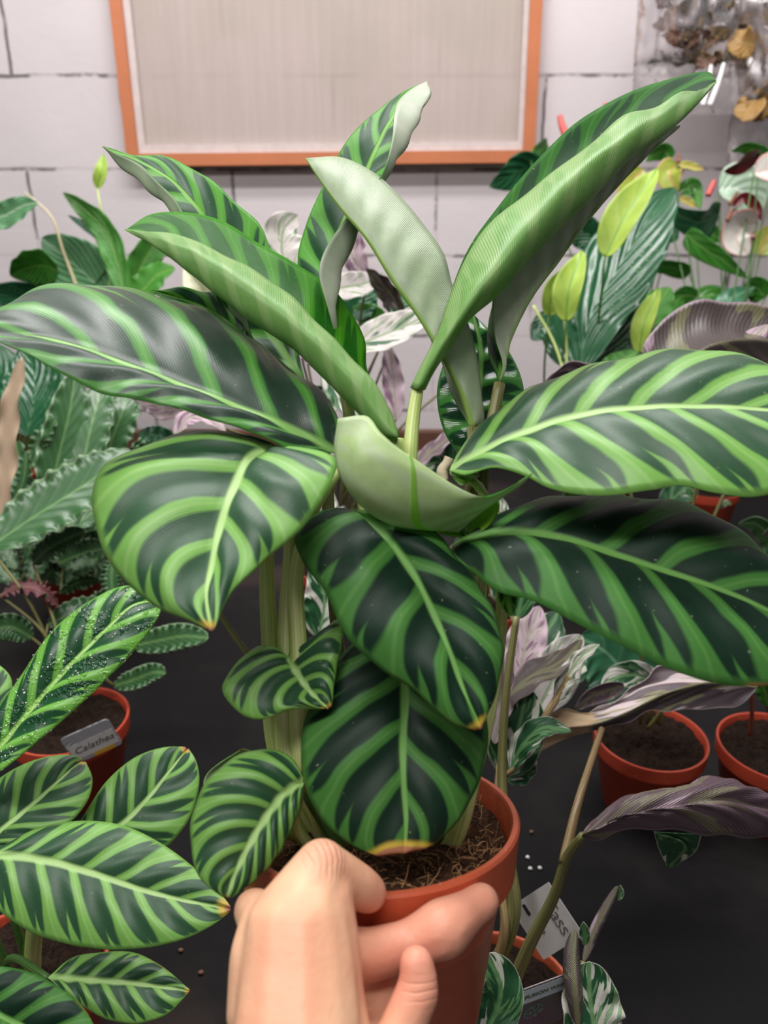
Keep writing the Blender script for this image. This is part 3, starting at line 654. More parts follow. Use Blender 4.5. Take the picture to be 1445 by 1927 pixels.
# small blades at the left of the stems
cleaf(hero, [(-1, [(540,1234,.330),(590,1200,.330),(640,1166,.328),(645,1200,.322),(632,1270,.315),(624,1330,.310)]),
             (0, [(540,1234,.330),(556,1262,.322),(580,1296,.316),(600,1318,.312),(618,1333,.310)]),
             (1, [(540,1234,.330),(490,1216,.330),(440,1254,.324),(418,1290,.318),(438,1330,.312),(482,1355,.308),(545,1336,.308),(612,1334,.310)])],
      (Z_tip, U_green), N=5, s=.45, bulge=.004, ripple=.0012, wave=.0003, seed=17, nu=48)
cleaf(hero, [(-1, [(574,1470,.310),(562,1525,.302),(540,1580,.296),(500,1640,.290),(435,1690,.284)]),
             (0, [(574,1470,.310),(535,1495,.304),(500,1540,.297),(470,1590,.291),(445,1640,.287),(426,1688,.284)]),
             (1, [(574,1470,.310),(552,1428,.314),(505,1410,.314),(435,1428,.308),(383,1480,.302),(359,1550,.296),(362,1615,.290),(380,1658,.286),(418,1688,.284)])],
      (Z_tip, U_green), N=6.5, s=.30, bulge=(.003, .005), ripple=.0010, wave=.0003, seed=18, nu=56)
cleaf(hero, [(-1, [(520,1500,.335),(490,1450,.335),(470,1412,.335),(455,1408,.334)]), (0, [(520,1500,.335),(450,1470,.335),(430,1440,.335),(455,1408,.334)]),
             (1, [(520,1500,.335),(400,1530,.33),(383,1470,.332),(455,1408,.334)])], (Z_tip, U_pale), N=5, s=.2, bulge=.002, ripple=.0, seed=19, nu=30)
# new growth peeping by the right blade, and the drip tip below
cleaf(hero, [(-1, [(846,884,.345),(852,900,.340),(868,915,.338),(882,905,.340)]), (0, [(846,884,.345),(862,900,.340),(876,906,.338),(890,900,.340)]),
             (1, [(846,884,.345),(872,890,.340),(890,892,.338),(905,893,.340)])], (Z_fold, U_lime), N=3, s=.2, bulge=.001, ripple=0, seed=20, nu=20, nh=5)
sleaf(hero, [(965,1080,.325),(955,1120,.320),(962,1160,.318)], 20, (Z_young, U_green), roll=15, shape='ovate', N=4, name='leaf', nu=24, nh=5)

# stems from the soil
so = soil_pt
stem(hero, [so(-.28,.10)-axis*.01, P(545,1430,.334), P(540,1250,.334), P(545,1080,.333), P(560,940,.335), P(600,860,.337)], [.0058,.0056,.0050,.0042,.003,.0026], S_pale)
stem(hero, [so(-.30,.02)-axis*.01, P(565,1400,.328), P(562,1220,.328), P(560,1060,.329), P(590,960,.333), P(640,880,.337)], [.0050,.0046,.0040,.0036,.003,.0022], S_pale)
stem(hero, [so(-.40,.12)-axis*.01, P(516,1400,.338), P(508,1220,.338), P(502,1060,.338), P(510,940,.34), P(530,850,.336)], [.0034,.0034,.0036,.0036,.003,.0022], S_main)
stem(hero, [so(-.42,-.20), P(555,1535,.320), P(562,1500,.318), P(574,1470,.311)], [.0030,.0028,.0022,.0015], S_main)
stem(hero, [so(-.22,-.25), P(610,1545,.325), P(580,1495,.327), P(560,1440,.331), P(548,1330,.336), P(542,1234,.331)], [.0032,.003,.0028,.0024,.002,.0015], S_dark)
stem(hero, [so(.40,-.10)-axis*.012, P(862,1560,.335), P(888,1460,.338), P(920,1330,.340), P(940,1200,.342), P(945,1100,.34), P(930,960,.34), P(890,905,.341)], [.0042,.0042,.004,.0036,.003,.0026,.0022,.0016], S_main)
stem(hero, [P(410,1150,.34), P(440,1195,.338), P(470,1236,.335), P(510,1290,.335), P(535,1420,.335), so(-.35,.2)], [.0012,.0013,.0014,.0016,.002,.0022], S_brown)
stem(hero, [so(.15,.15), P(780,1350,.345), P(775,1150,.345), P(772,1000,.342), P(772,850,.340), P(777,790,.345), P(787,722,.351)], [.0034,.0034,.0034,.0034,.0034,.0034,.0028], S_main)
stem(hero, [so(.25,.25), P(905,1300,.36), P(905,1100,.357), P(900,980,.357), P(912,880,.358), P(925,800,.362), P(940,722,.366)], [.0032,.0032,.0032,.0032,.0032,.003,.0028], S_brown)
stem(hero, [so(.2,.1), P(880,1300,.352), P(885,1100,.352), P(882,960,.352), P(888,880,.355), P(888,805,.361)], [.003,.003,.003,.003,.0028,.0024], S_brown)
stem(hero, [so(.1,.0), P(850,1250,.345), P(868,1100,.344), P(868,1030,.340), P(880,1008,.333), P(858,978,.325)], [.0026,.0026,.0026,.0024,.002,.0014], S_dark)
stem(hero, [so(.3,.0), P(895,1300,.35), P(905,1100,.348), P(915,980,.348), P(905,920,.346), P(850,886,.341)], [.0030,.003,.003,.003,.0026,.0018], S_pale)
stem(hero, [so(0,.1), P(740,1350,.345), P(742,1250,.342), P(750,1176,.334)], [.003,.0028,.0024,.0018], S_main)
stem(hero, [so(-.05,.15), P(690,1250,.35), P(680,1100,.348), P(672,1000,.345), P(665,962,.332)], [.003,.0028,.0026,.0022,.0016], S_main)
stem(hero, [so(.2,-.05), P(860,1300,.345), P(885,1150,.343), P(880,1060,.338), P(852,1029,.331)], [.003,.0028,.0026,.0022,.0016], S_main)
stem(hero, [so(-.1,.25), P(640,1250,.36), P(620,1000,.36), P(610,850,.37), P(580,730,.385)], [.003,.003,.003,.003,.0028], S_brown)
stem(hero, [so(0,.2), P(700,1250,.358), P(690,1000,.36), P(660,800,.37), P(636,652,.382)], [.003,.003,.003,.003,.0028], S_main)
stem(hero, [so(.02,.15), P(735,1250,.35), P(735,1000,.345), P(745,900,.34), P(749,825,.336)], [.003,.003,.003,.003,.0026], S_main)
stem(hero, [so(.2,.3), P(890,1250,.37), P(893,1000,.375), P(898,880,.393)], [.003,.003,.0028,.0024], S_dark)
stem(hero, [so(-.5,.05), P(530,1560,.335), P(522,1505,.335)], [.002,.002,.0014], S_main)
# dried remnant among the stems
o = stem(hero, [P(835,905,.350), P(832,885,.350), P(842,870,.350), P(846,862,.350)], [.0022,.0026,.0022,.0024], simple('dry_sheath', srgb(222, 206, 176), 0.8), name='dried_sheath')
tag(o, 'cream dried leaf sheath')

# ------------------------------------------------------------------ the hand that lifts the pot
def skin():
    q = NT('skin'); ob = q.obj(); n = q.noise(ob, 28, 4); f = q.noise(ob, 420, 3); m = q.noise(ob, 90, 3)
    def near(pt, r0, r1):
        x = q.n('ShaderNodeVectorMath', operation='DISTANCE'); q.set(x.inputs[0], ob); x.inputs[1].default_value = tuple(pt)
        return q.ss(x.outputs['Value'], r1, r0)
    col = q.mix(q.ss(n, 0.35, 0.68), srgb(238, 190, 154), srgb(230, 168, 136)); col = q.mix(q.m('MULTIPLY', m, 0.2), col, srgb(212, 140, 116))
    # pinker finger pads and joints
    for p_, r0, r1, k in ((P(835,1770,.275), .014, .040, .55), (P(785,1840,.252), .006, .024, .5), (P(706,1680,.279), .004, .020, .45), (P(905,1698,.30), .002, .014, .35), (P(604,1615,.262), .003, .014, .3)):
        col = q.mix(q.m('MULTIPLY', near(p_, r0, r1), k), col, srgb(218, 134, 116))
    # creases over the joints
    h = q.m('ADD', q.m('MULTIPLY', f, 0.35), m)
    def creases(pt, ax, sc, r0, r1, h, k):
        d = q.n('ShaderNodeVectorMath', operation='DOT_PRODUCT'); q.set(d.inputs[0], ob); ax = np.asarray(ax)/np.linalg.norm(ax); d.inputs[1].default_value = tuple(ax)
        ph = q.m('ADD', q.m('MULTIPLY', q.m('SUBTRACT', d.outputs['Value'], float(np.dot(pt, ax))), sc), q.m('MULTIPLY', m, 5.0))
        w_ = q.m('POWER', q.m('ABSOLUTE', q.m('COSINE', ph)), 10.0)
        return q.m('SUBTRACT', h, q.m('MULTIPLY', q.m('MULTIPLY', w_, near(pt, r0, r1)), k))
    h = creases(P(612,1612,.262), P(692,1680,.277)-P(590,1650,.262), 1500., .003, .011, h, 1.0)
    h = creases(P(862,1728,.288), P(905,1698,.30)-P(826,1752,.288), 1300., .002, .008, h, 1.1)
    h = creases(P(788,1862,.251), P(783,1813,.254)-P(785,1900,.25), 1300., .002, .008, h, 1.1)
    h = creases(P(745,1785,.275), P(826,1752,.288)-P(700,1796,.271), 900., .002, .008, h, 0.7)
    return q.done(q.bsdf(col, 0.46, 0.4, q.bump(h, 0.0006, 0.7), **{'Subsurface Weight': 0.12, 'Subsurface Radius': (0.006, 0.002, 0.001), 'Subsurface Scale': 1.0}))
def body_from_chains(name, chains, mat, voxel=0.0009, smooth=30, label=None, cat=None):
    bm = bmesh.new()
    for ch in chains:
        ch = [(np.asarray(p, float), r) for p, r in ch]
        for (p, r), (q, s) in zip(ch[:-1], ch[1:]):
            L = np.linalg.norm(q-p); k = max(2, int(L/(min(r, s)*0.18))+1)
            for i in range(k):
                t = i/k; c = p+(q-p)*t; rr = r+(s-r)*t
                bmesh.ops.create_icosphere(bm, subdivisions=2, radius=rr, matrix=Matrix.Translation(Vector(tuple(c))))
        bmesh.ops.create_icosphere(bm, subdivisions=2, radius=ch[-1][1], matrix=Matrix.Translation(Vector(tuple(ch[-1][0]))))
    me = bpy.data.meshes.new(name+'_raw'); bm.to_mesh(me); bm.free()
    tmp = bpy.data.objects.new(name+'_raw', me); C.objects.link(tmp)
    m = tmp.modifiers.new('r', 'REMESH'); m.mode = 'VOXEL'; m.voxel_size = voxel; m.use_smooth_shade = True
    m2 = tmp.modifiers.new('s', 'SMOOTH'); m2.factor = 0.5; m2.iterations = smooth
    bpy.context.view_layer.update(); dg = bpy.context.evaluated_depsgraph_get()
    res = bpy.data.meshes.new_from_object(tmp.evaluated_get(dg)); res.name = name
    bpy.data.objects.remove(tmp); bpy.data.meshes.remove(me)
    res.materials.clear(); res.materials.append(mat)
    o = bpy.data.objects.new(name, res); C.objects.link(o)
    for p in res.polygons: p.use_smooth = True
    tag(o, label, cat); OFF[o.name] = np.zeros(3)
    return o
def H(x, y, d, rpx): return (P(x, y, d), rpx*d/F)
def onpot(x, y, rpx, k=0.9):
    d = pot_surface(x, y) or 0.33
    return H(x, y, d-k*rpx*d/F, rpx)
hand_chains = [
    # forearm, wrist and the heel of the thumb
    [H(545,2330,.215,150), H(552,2100,.226,140), H(560,1950,.238,128), H(562,1850,.247,118), H(560,1760,.254,104), H(578,1690,.260,72), H(604,1628,.265,50)],
    [H(500,1900,.250,76), H(497,1800,.256,68), H(505,1735,.262,56)],
    [H(640,2000,.240,70), H(625,1880,.248,64), H(618,1780,.255,62), H(610,1690,.261,56)],
    # thumb: knuckle up, tip down over the rim
    [H(604,1628,.265,48), H(640,1648,.270,45), H(672,1668,.274,43), H(692,1680,.277,38)],
    # index knuckle behind
    [H(505,1735,.262,52), H(488,1722,.268,46), H(478,1712,.275,40)],
    # palm below the thumb
    [H(600,1930,.262,60), H(640,1860,.272,50), H(668,1830,.277,44)],
    # index finger under the rim
    [H(640,1800,.266,54), H(700,1796,.271,48), onpot(765,1778,44), onpot(800,1762,47,1.0), onpot(832,1748,55,1.0), onpot(856,1731,46,1.0), onpot(880,1714,38), onpot(906,1696,35)],
    # middle finger curled back in the shade of the palm
    [H(640,1870,.272,44), H(700,1882,.276,40), H(738,1862,.280,38), H(728,1832,.281,32)],
    # ring finger with its tip turned up towards the viewer
    [H(640,2080,.232,50), H(700,2040,.240,48), H(742,1965,.247,45), H(770,1905,.250,44), H(785,1868,.252,43), H(788,1842,.253,37), H(783,1813,.254,34)],
    [H(640,1975,.255,44), H(690,1955,.264,42), H(730,1915,.272,36)],
]
body_from_chains('person_hand', hand_chains, skin(), label='bare left hand and wrist of a person gripping the terracotta pot rim', cat='person')

# ------------------------------------------------------------------ second zebra plant, bottom left
zl = on_bench(30, 1900, 0.0); zl = np.array([P(35,1800,.555)[0], P(35,1800,.555)[1], TZ])
z2 = thing('potted_zebra_plant', 'zebra-striped calathea low at the left, with a wet striped leaf', 'potted plant', zl)
bench_pot(z2, zl, 0.060, POTR, seed=11)
wl = cleaf(z2, [(-1, [(-70,1480,.47),(-40,1390,.475),(40,1270,.485),(100,1185,.495),(170,1130,.505),(235,1102,.515),(285,1105,.52)]),
             (0, [(-70,1480,.47),(0,1408,.468),(60,1335,.474),(130,1255,.482),(200,1185,.492),(250,1140,.505),(300,1128,.52)]),
             (1, [(-70,1480,.465),(0,1452,.455),(60,1405,.460),(130,1345,.466),(200,1280,.475),(265,1210,.488),(303,1150,.505),(304,1132,.52)])],
      (Z_wet, U_green), N=7, s=.2, bulge=.004, ripple=.001, seed=31)
cleaf(z2, [(-1, [(-90,1640,.47),(-40,1500,.49),(40,1440,.50),(100,1422,.505),(140,1422,.505),(158,1430,.505)]),
           (0, [(-90,1640,.47),(0,1565,.478),(60,1515,.486),(110,1470,.494),(150,1432,.505)]),
           (1, [(-90,1640,.465),(0,1600,.470),(90,1575,.475),(140,1540,.482),(168,1500,.490),(174,1465,.498),(162,1434,.505)])],
      (Z_tip, U_green), N=5.5, s=.22, bulge=.003, ripple=.001, seed=32)
cleaf(z2, [(-1, [(120,1600,.49),(160,1530,.50),(205,1465,.51),(260,1422,.52),(310,1406,.525),(348,1405,.525)]),
           (0, [(120,1600,.49),(230,1550,.498),(280,1500,.506),(320,1450,.515),(352,1410,.525)]),
           (1, [(120,1600,.485),(240,1600,.488),(310,1595,.492),(345,1560,.497),(368,1510,.505),(375,1460,.513),(366,1425,.52),(354,1408,.525)])],
      (Z_tip, U_green), N=5.5, s=.22, bulge=.003, ripple=.001, seed=33)
cleaf(z2, [(-1, [(-60,1620,.455),(0,1595,.46),(60,1562,.465),(130,1546,.468),(230,1553,.466),(300,1585,.46),(360,1628,.452),(410,1675,.442),(434,1705,.435)]),
           (0, [(-60,1620,.455),(0,1610,.452),(80,1618,.45),(180,1645,.447),(270,1675,.443),(350,1695,.440),(434,1710,.435)]),
           (1, [(-60,1620,.452),(-30,1680,.445),(0,1715,.438),(60,1755,.434),(120,1775,.431),(200,1787,.429),(280,1783,.428),(360,1762,.429),(410,1735,.432),(434,1715,.435)])],
      (Z_tip, U_green), N=8, s=.17, bulge=.004, ripple=.001, seed=34)
cleaf(z2, [(-1, [(90,1840,.47),(130,1805,.478),(190,1792,.48),(250,1792,.48),(300,1815,.475),(357,1862,.465)]),
           (0, [(90,1840,.47),(170,1845,.467),(250,1850,.466),(310,1858,.465),(357,1864,.465)]),
           (1, [(90,1840,.468),(150,1890,.458),(200,1918,.455),(270,1925,.455),(320,1905,.458),(357,1866,.465)])],
      (Z_tip, U_green), N=5.5, s=.2, bulge=.003, ripple=.001, seed=35)
cleaf(z2, [(-1, [(-110,1860,.43),(-40,1822,.435),(30,1822,.436),(100,1850,.432),(160,1900,.425),(200,1980,.415)]),
           (0, [(-110,1860,.43),(-20,1900,.425),(60,1940,.42),(200,1985,.415)]),
           (1, [(-110,1860,.428),(-60,1980,.41),(40,2040,.40),(200,1990,.415)])], (Z_dark, U_green), N=5.5, s=.2, bulge=.004, ripple=.001, seed=36)
cleaf(z2, [(-1, [(-60,1460,.49),(-70,1300,.50),(-30,1230,.51)]), (0, [(-60,1460,.49),(-30,1330,.50),(-30,1230,.51)]), (1, [(-60,1460,.49),(20,1320,.50),(22,1280,.505),(-30,1230,.51)])],
      (Z_front, U_pale), N=6, s=.2, bulge=.002, seed=37, nu=30, nh=6)
zs = np.array([zl[0], zl[1], TZ+0.08])
for tgt, k in (((-70,1480,.468),.004), ((-90,1640,.468),.003), ((120,1600,.488),.003), ((-60,1620,.455),.0035), ((90,1840,.47),.003), ((-110,1860,.43),.003), ((-60,1460,.49),.003)):
    e_ = P(*tgt); st_ = zs+np.array([random.uniform(-.02, .02), random.uniform(-.02, .02), 0]); mid_ = (st_+e_)/2+np.array([0, 0, .02])
    stem(z2, [st_, mid_, e_], [k, k*.9, k*.7], S_dark)
stem(z2, [P(60,1850,.55), P(62,1790,.53), P(66,1740,.50), P(70,1690,.46)], [.0058,.0055,.005,.003], S_main)
# beads of water on the wet leaf
def beads(leaf, n, parent, seed):
    me = leaf.data; rnd = random.Random(seed); bm = bmesh.new()
    tops = [p for p in me.polygons if p.material_index == 0 and p.area > 1e-7]
    off = OFF[parent.name]
    for k in range(n):
        p = rnd.choice(tops); vs_ = [me.vertices[i].co for i in p.vertices]; wts = [rnd.random() for _ in vs_]; sm = sum(wts)
        c = sum(((v*w_) for v, w_ in zip(vs_, wts)), Vector((0, 0, 0)))/sm; r = rnd.choice((.0004, .0005, .0006, .0008, .0012))
        bmesh.ops.create_icosphere(bm, subdivisions=2, radius=r, matrix=Matrix.Translation(c+Vector(tuple(off))) @ p.normal.to_track_quat('Z', 'Y').to_matrix().to_4x4() @ Matrix.Diagonal((1, 1, .55, 1)))
    q = NT('water'); gl = q.n('ShaderNodeBsdfGlossy'); gl.inputs['Roughness'].default_value = 0.08; mat = q.done(q.mixs(0.22, q.n('ShaderNodeBsdfTransparent').outputs[0], gl.outputs[0]))
    tag(from_bm('water_drops', bm, mat, parent, True), 'clear water drops on the wet leaf', kind='stuff')
beads(wl, 420, wl, 5)

# ------------------------------------------------------------------ wavy-leaved plant in the tagged pot, left
tp = np.array([P(128,1335,.83)[0], P(128,1335,.83)[1], TZ])
wv = thing('potted_wavy_plant', 'dark wavy-edged calathea in the pot with the grey name tag', 'potted plant', tp)
bench_pot(wv, tp, 0.062, POTR, seed=21)
def wleaf(par, mid, w_, roll=0, mats=(WAVY, WAVYU), wave=.0045, nw=9, seed=0, **kw):
    return sleaf(par, mid, w_, mats, roll=roll, shape='strap', N=9, s=.3, nu=64, nh=8, wave=wave, nw=nw, seed=seed, cup=.12, wexp=4.5, **kw)
def stems_to(par, base, targets, rad, mat, lift=.03, spread=.015):
    for t in targets:
        e_ = P(*t); s_ = base+np.array([random.uniform(-spread, spread), random.uniform(-spread, spread), 0]); m_ = s_*.5+e_*.5; m_[2] += lift; m_[:2] = s_[:2]*.62+e_[:2]*.38
        stem(par, [s_, m_, e_], [rad, rad*.9, rad*.75], mat)
lv = [([(250,1215,.86),(300,1205,.85),(345,1197,.84),(392,1200,.83)], 26, 10), ([(215,1290,.86),(255,1278,.85),(290,1265,.84),(312,1266,.83)], 20, 10),
      ([(-20,1030,.80),(60,975,.82),(140,925,.84),(210,880,.86),(255,852,.88)], 62, 35), ([(62,1060,.84),(95,1030,.84),(130,1012,.85),(160,1000,.85)], 24, 15),
      ([(0,1120,.80),(40,1105,.80),(75,1110,.80),(110,1140,.82)], 24, 60), ([(90,1175,.84),(140,1155,.85),(190,1150,.86),(235,1158,.86)], 30, 20),
      ([(150,1190,.87),(175,1140,.88),(200,1110,.89)], 18, -40), ([(60,1200,.84),(20,1180,.83),(-30,1190,.82)], 26, 0),
      ([(215,1130,.92),(210,1085,.93),(215,1050,.94)], 20, 20), ([(200,1100,.95),(235,1060,.95),(262,1040,.96)], 16, -30)]
for i, (m_, w_, r_) in enumerate(lv): wleaf(wv, m_, w_, r_, seed=40+i, mats=(WAVYU, WAVY) if i == 4 else (WAVY, WAVYU))
stems_to(wv, tp+np.array([0, 0, .11]), [l[0][0] for l in lv], .0018, S_brown)
# a second wavy-leaved plant behind it
tp2 = np.array([-.50, 1.12, TZ])
wv2 = thing('potted_wavy_plant', 'upright wavy-leaved calathea further back beneath the long shiny striped leaf', 'potted plant', tp2)
bench_pot(wv2, tp2, 0.062, POTR, seed=22)
lv = [([(90,965,.98),(110,860,1.0),(130,780,1.02),(142,705,1.04)], 42, -15), ([(150,920,1.0),(165,830,1.02),(180,770,1.04),(192,722,1.06)], 40, 20),
      ([(195,880,1.05),(215,815,1.07),(232,770,1.08),(240,735,1.1)], 36, 20), ([(40,1000,1.0),(20,900,1.0),(0,830,1.02)], 30, 0),
      ([(60,960,1.05),(40,890,1.07),(30,830,1.08)], 26, 40), ([(20,960,.95),(45,900,.95),(50,850,.96)], 20, 50),
      ([(60,880,1.0),(80,825,1.0),(105,790,1.0)], 26, 60), ([(100,1010,.98),(180,960,1.0),(250,900,1.02),(300,820,1.05)], 26, 30),
      ([(230,940,1.06),(262,860,1.08),(290,820,1.09)], 28, -20), ([(240,870,1.0),(280,840,1.0),(330,812,1.0)], 14, 0),
      ([(120,1000,1.1),(165,985,1.1),(205,965,1.1)], 30, 30), ([(110,1060,1.0),(160,1040,1.02),(205,1030,1.02)], 26, 0)]
rr = random.Random(21)
for k in range(26):
    bx, by = rr.uniform(20, 250), rr.uniform(1040, 1120); a = rr.uniform(-2.7, -0.4); L = rr.uniform(70, 130); d_ = rr.uniform(1.0, 1.18)
    lv.append(([(bx, by, d_), (bx+L*.5*math.cos(a), by+L*.5*math.sin(a)*.9, d_+.01), (bx+L*math.cos(a+.25), by+L*math.sin(a+.25)*.9, d_+.03)], rr.uniform(14, 24), rr.uniform(-40, 40)))
for i, (m_, w_, r_) in enumerate(lv): wleaf(wv2, m_, w_, r_, seed=60+i, wave=.004, nw=7)
stems_to(wv2, tp2+np.array([0, 0, .10]), [l[0][0] for l in lv], .0014, S_brown)
# dead pale leaf at the left edge
sleaf(wv2, [(6,1000,.9),(12,860,.9),(22,760,.9),(42,672,.9)], 20, (simple('dry_leaf', srgb(176, 152, 126), 0.7), simple('dry_leaf_back', srgb(160, 134, 108), 0.7)), roll=30, wave=.004, nw=4, seed=8, shape='strap')

# ------------------------------------------------------------------ peace lilies
def lily_leaf(par, mid, w_, roll=0, mats=(LILY, LILYU), cup=.2, seed=0, **kw): return sleaf(par, mid, w_, mats, roll=roll, cup=cup, shape='ovate', N=7, s=.55, nu=48, nh=9, seed=seed, ripple=.0009, wave=.002, nw=4, **kw)
def potted(name, label, cat, base, R, mat, seed):
    t = thing(name, label, cat, base); bench_pot(t, base, R, mat, seed=seed, soil=True); return t
lb = np.array([-.80, 1.62, TZ])
pl = potted('potted_peace_lily', 'peace lily with pale buds against the block wall at the left', 'potted plant', lb, .065, POTR, 31)
lv = [([(230,600,1.45),(190,545,1.45),(130,490,1.45),(78,448,1.45)], 62, 25, (LILYP, LILYU)), ([(200,600,1.48),(180,545,1.48),(162,480,1.48),(150,450,1.48)], 46, 20, (LILYP, LILYU)),
      ([(235,560,1.35),(222,500,1.35),(195,430,1.35),(160,395,1.35),(118,362,1.35)], 26, 30, (LILYB, LILYB)), ([(225,470,1.4),(190,445,1.4),(160,425,1.4),(128,405,1.4)], 9, 0, (LILY, LILYU)),
      ([(250,560,1.5),(262,510,1.5),(290,460,1.5),(318,425,1.5)], 30, -20, (LILYB, LILYU)), ([(240,570,1.45),(270,545,1.45),(300,515,1.45),(330,505,1.45)], 30, 35, (LILYB, LILYU)),
      ([(110,510,1.3),(80,500,1.3),(50,505,1.3),(20,520,1.3)], 44, 40, (LILYB, LILYB)), ([(-40,420,1.3),(10,405,1.3),(50,385,1.3),(72,382,1.3)], 24, 20, (LILYP, LILYU)),
      ([(20,820,1.15),(10,740,1.15),(-5,680,1.15),(-30,640,1.15)], 50, -20, (LILY, LILYU)), ([(50,820,1.12),(65,740,1.13),(60,690,1.14),(40,650,1.15)], 60, 20, (LILY, LILYU)),
      ([(90,800,1.2),(95,740,1.2),(110,690,1.2)], 30, -30, (LILY, LILYU)), ([(150,600,1.5),(80,570,1.5),(20,560,1.5),(-30,545,1.5)], 40, 20, (LILY, LILYU)),
      ([(180,640,1.5),(110,620,1.5),(40,640,1.5)], 50, -10, (LILY, LILYU)), ([(250,640,1.5),(320,600,1.5),(380,580,1.5)], 40, 10, (LILY, LILYU))]
for i, (m_, w_, r_, mm) in enumerate(lv): lily_leaf(pl, m_, w_, r_, mm, seed=80+i)
stems_to(pl, lb+np.array([0, 0, .10]), [l[0][0] for l in lv], .0022, S_dark, .02)
for bx, d_, top, w_, m_ in (((183,355), 1.4, (195,288), 12, SPG), ((398,570), 1.35, (345,500), 28, SPW)):
    sleaf(pl, [(bx[0], bx[1], d_), ((bx[0]+top[0])/2+3, (bx[1]+top[1])/2, d_-.01), (top[0], top[1], d_)], w_, (m_, m_), roll=20, cup=.6, shape='spathe', name='spathe', nu=24, nh=6)
    stem(pl, [P(bx[0], bx[1], d_), P((bx[0]+230)/2, (bx[1]+650)/2, d_+.03), lb+np.array([0, 0, .1])], .0018, S_main)
stem(pl, [P(46,362,1.42), P(75,385,1.42), P(95,405,1.42), P(118,470,1.44), P(150,560,1.46), lb+np.array([0, 0, .1])], [.0015,.003,.0045,.0022,.002,.002], stem_mat('straw_stalk', srgb(190, 180, 140), srgb(226, 214, 178)), name='flower_stalk')

rb_ = np.array([P(1120,700,1.22)[0], 1.30, TZ])
pr_ = potted('potted_peace_lily', 'peace lily with lime green spathes and a long grooved leaf at the right', 'potted plant', rb_, .065, POTR, 32)
lv = [([(1090,700,1.12),(1110,600,1.14),(1160,510,1.16),(1215,420,1.18),(1270,352,1.2)], 78, 20, (LILY, LILYU)), ([(1070,690,1.15),(1055,630,1.16),(1050,590,1.17),(1060,550,1.18)], 34, 20, (LILY, LILYU)),
      ([(1110,690,1.14),(1140,640,1.16),(1160,590,1.18),(1165,560,1.2)], 44, 10, (LILY, LILYU)), ([(1180,680,1.2),(1190,620,1.22),(1210,570,1.24)], 40, -20, (LILY, LILYU)),
      ([(1130,470,1.3),(1105,440,1.3),(1075,430,1.3),(1050,445,1.3)], 30, 10, (LILY, LILYU)), ([(1170,690,1.15),(1230,650,1.18),(1290,630,1.2)], 36, 20, (LILY, LILYU)),
      ([(1060,600,1.3),(1030,610,1.3),(1000,640,1.3)], 26, 0, (LILY, LILYU)), ([(1200,620,1.3),(1240,570,1.3),(1260,540,1.3)], 36, 20, (LILYB, LILYU)),
      ([(1130,690,1.1),(1165,680,1.1),(1200,660,1.1)], 18, 20, (LILYB, LILYU))]
for i, (m_, w_, r_, mm) in enumerate(lv): lily_leaf(pr_, m_, w_, r_, mm, seed=100+i)
stems_to(pr_, rb_+np.array([0, 0, .10]), [l[0][0] for l in lv], .0022, S_dark, .02)
for b, t, d_, w_, r_ in (((1138,485),(1238,315),1.08,34,25), ((1065,605),(1095,470),1.08,27,15), ((1033,595),(1062,505),1.12,22,-20), ((1203,665),(1240,540),1.12,20,20)):
    mx, my = (b[0]*.55+t[0]*.45), (b[1]*.55+t[1]*.45)
    sleaf(pr_, [(b[0], b[1], d_), (mx-8, my, d_-.01), (t[0]*.8+mx*.2, t[1]*.8+my*.2, d_), (t[0], t[1], d_+.01)], w_, (SPG, SPG), roll=r_, cup=.5, shape='spathe', name='spathe', nu=30, nh=7, wave=.001, nw=2)
    stem(pr_, [P(b[0], b[1], d_), P(b[0]-8, b[1]+80, d_+.03), rb_+np.array([0, 0, .1])], .0017, S_dark)
stem(pr_, [P(1222,615,1.13), P(1228,595,1.13), P(1232,578,1.13)], [.005, .006, .003], SPADY, name='spadix')
stem(pr_, [P(1065,712,1.1), P(1040,640,1.12), P(1003,575,1.13)], .0022, S_main); stem(pr_, [P(1066,712,1.1), P(1066,660,1.1), P(1062,600,1.1)], .002, S_main)

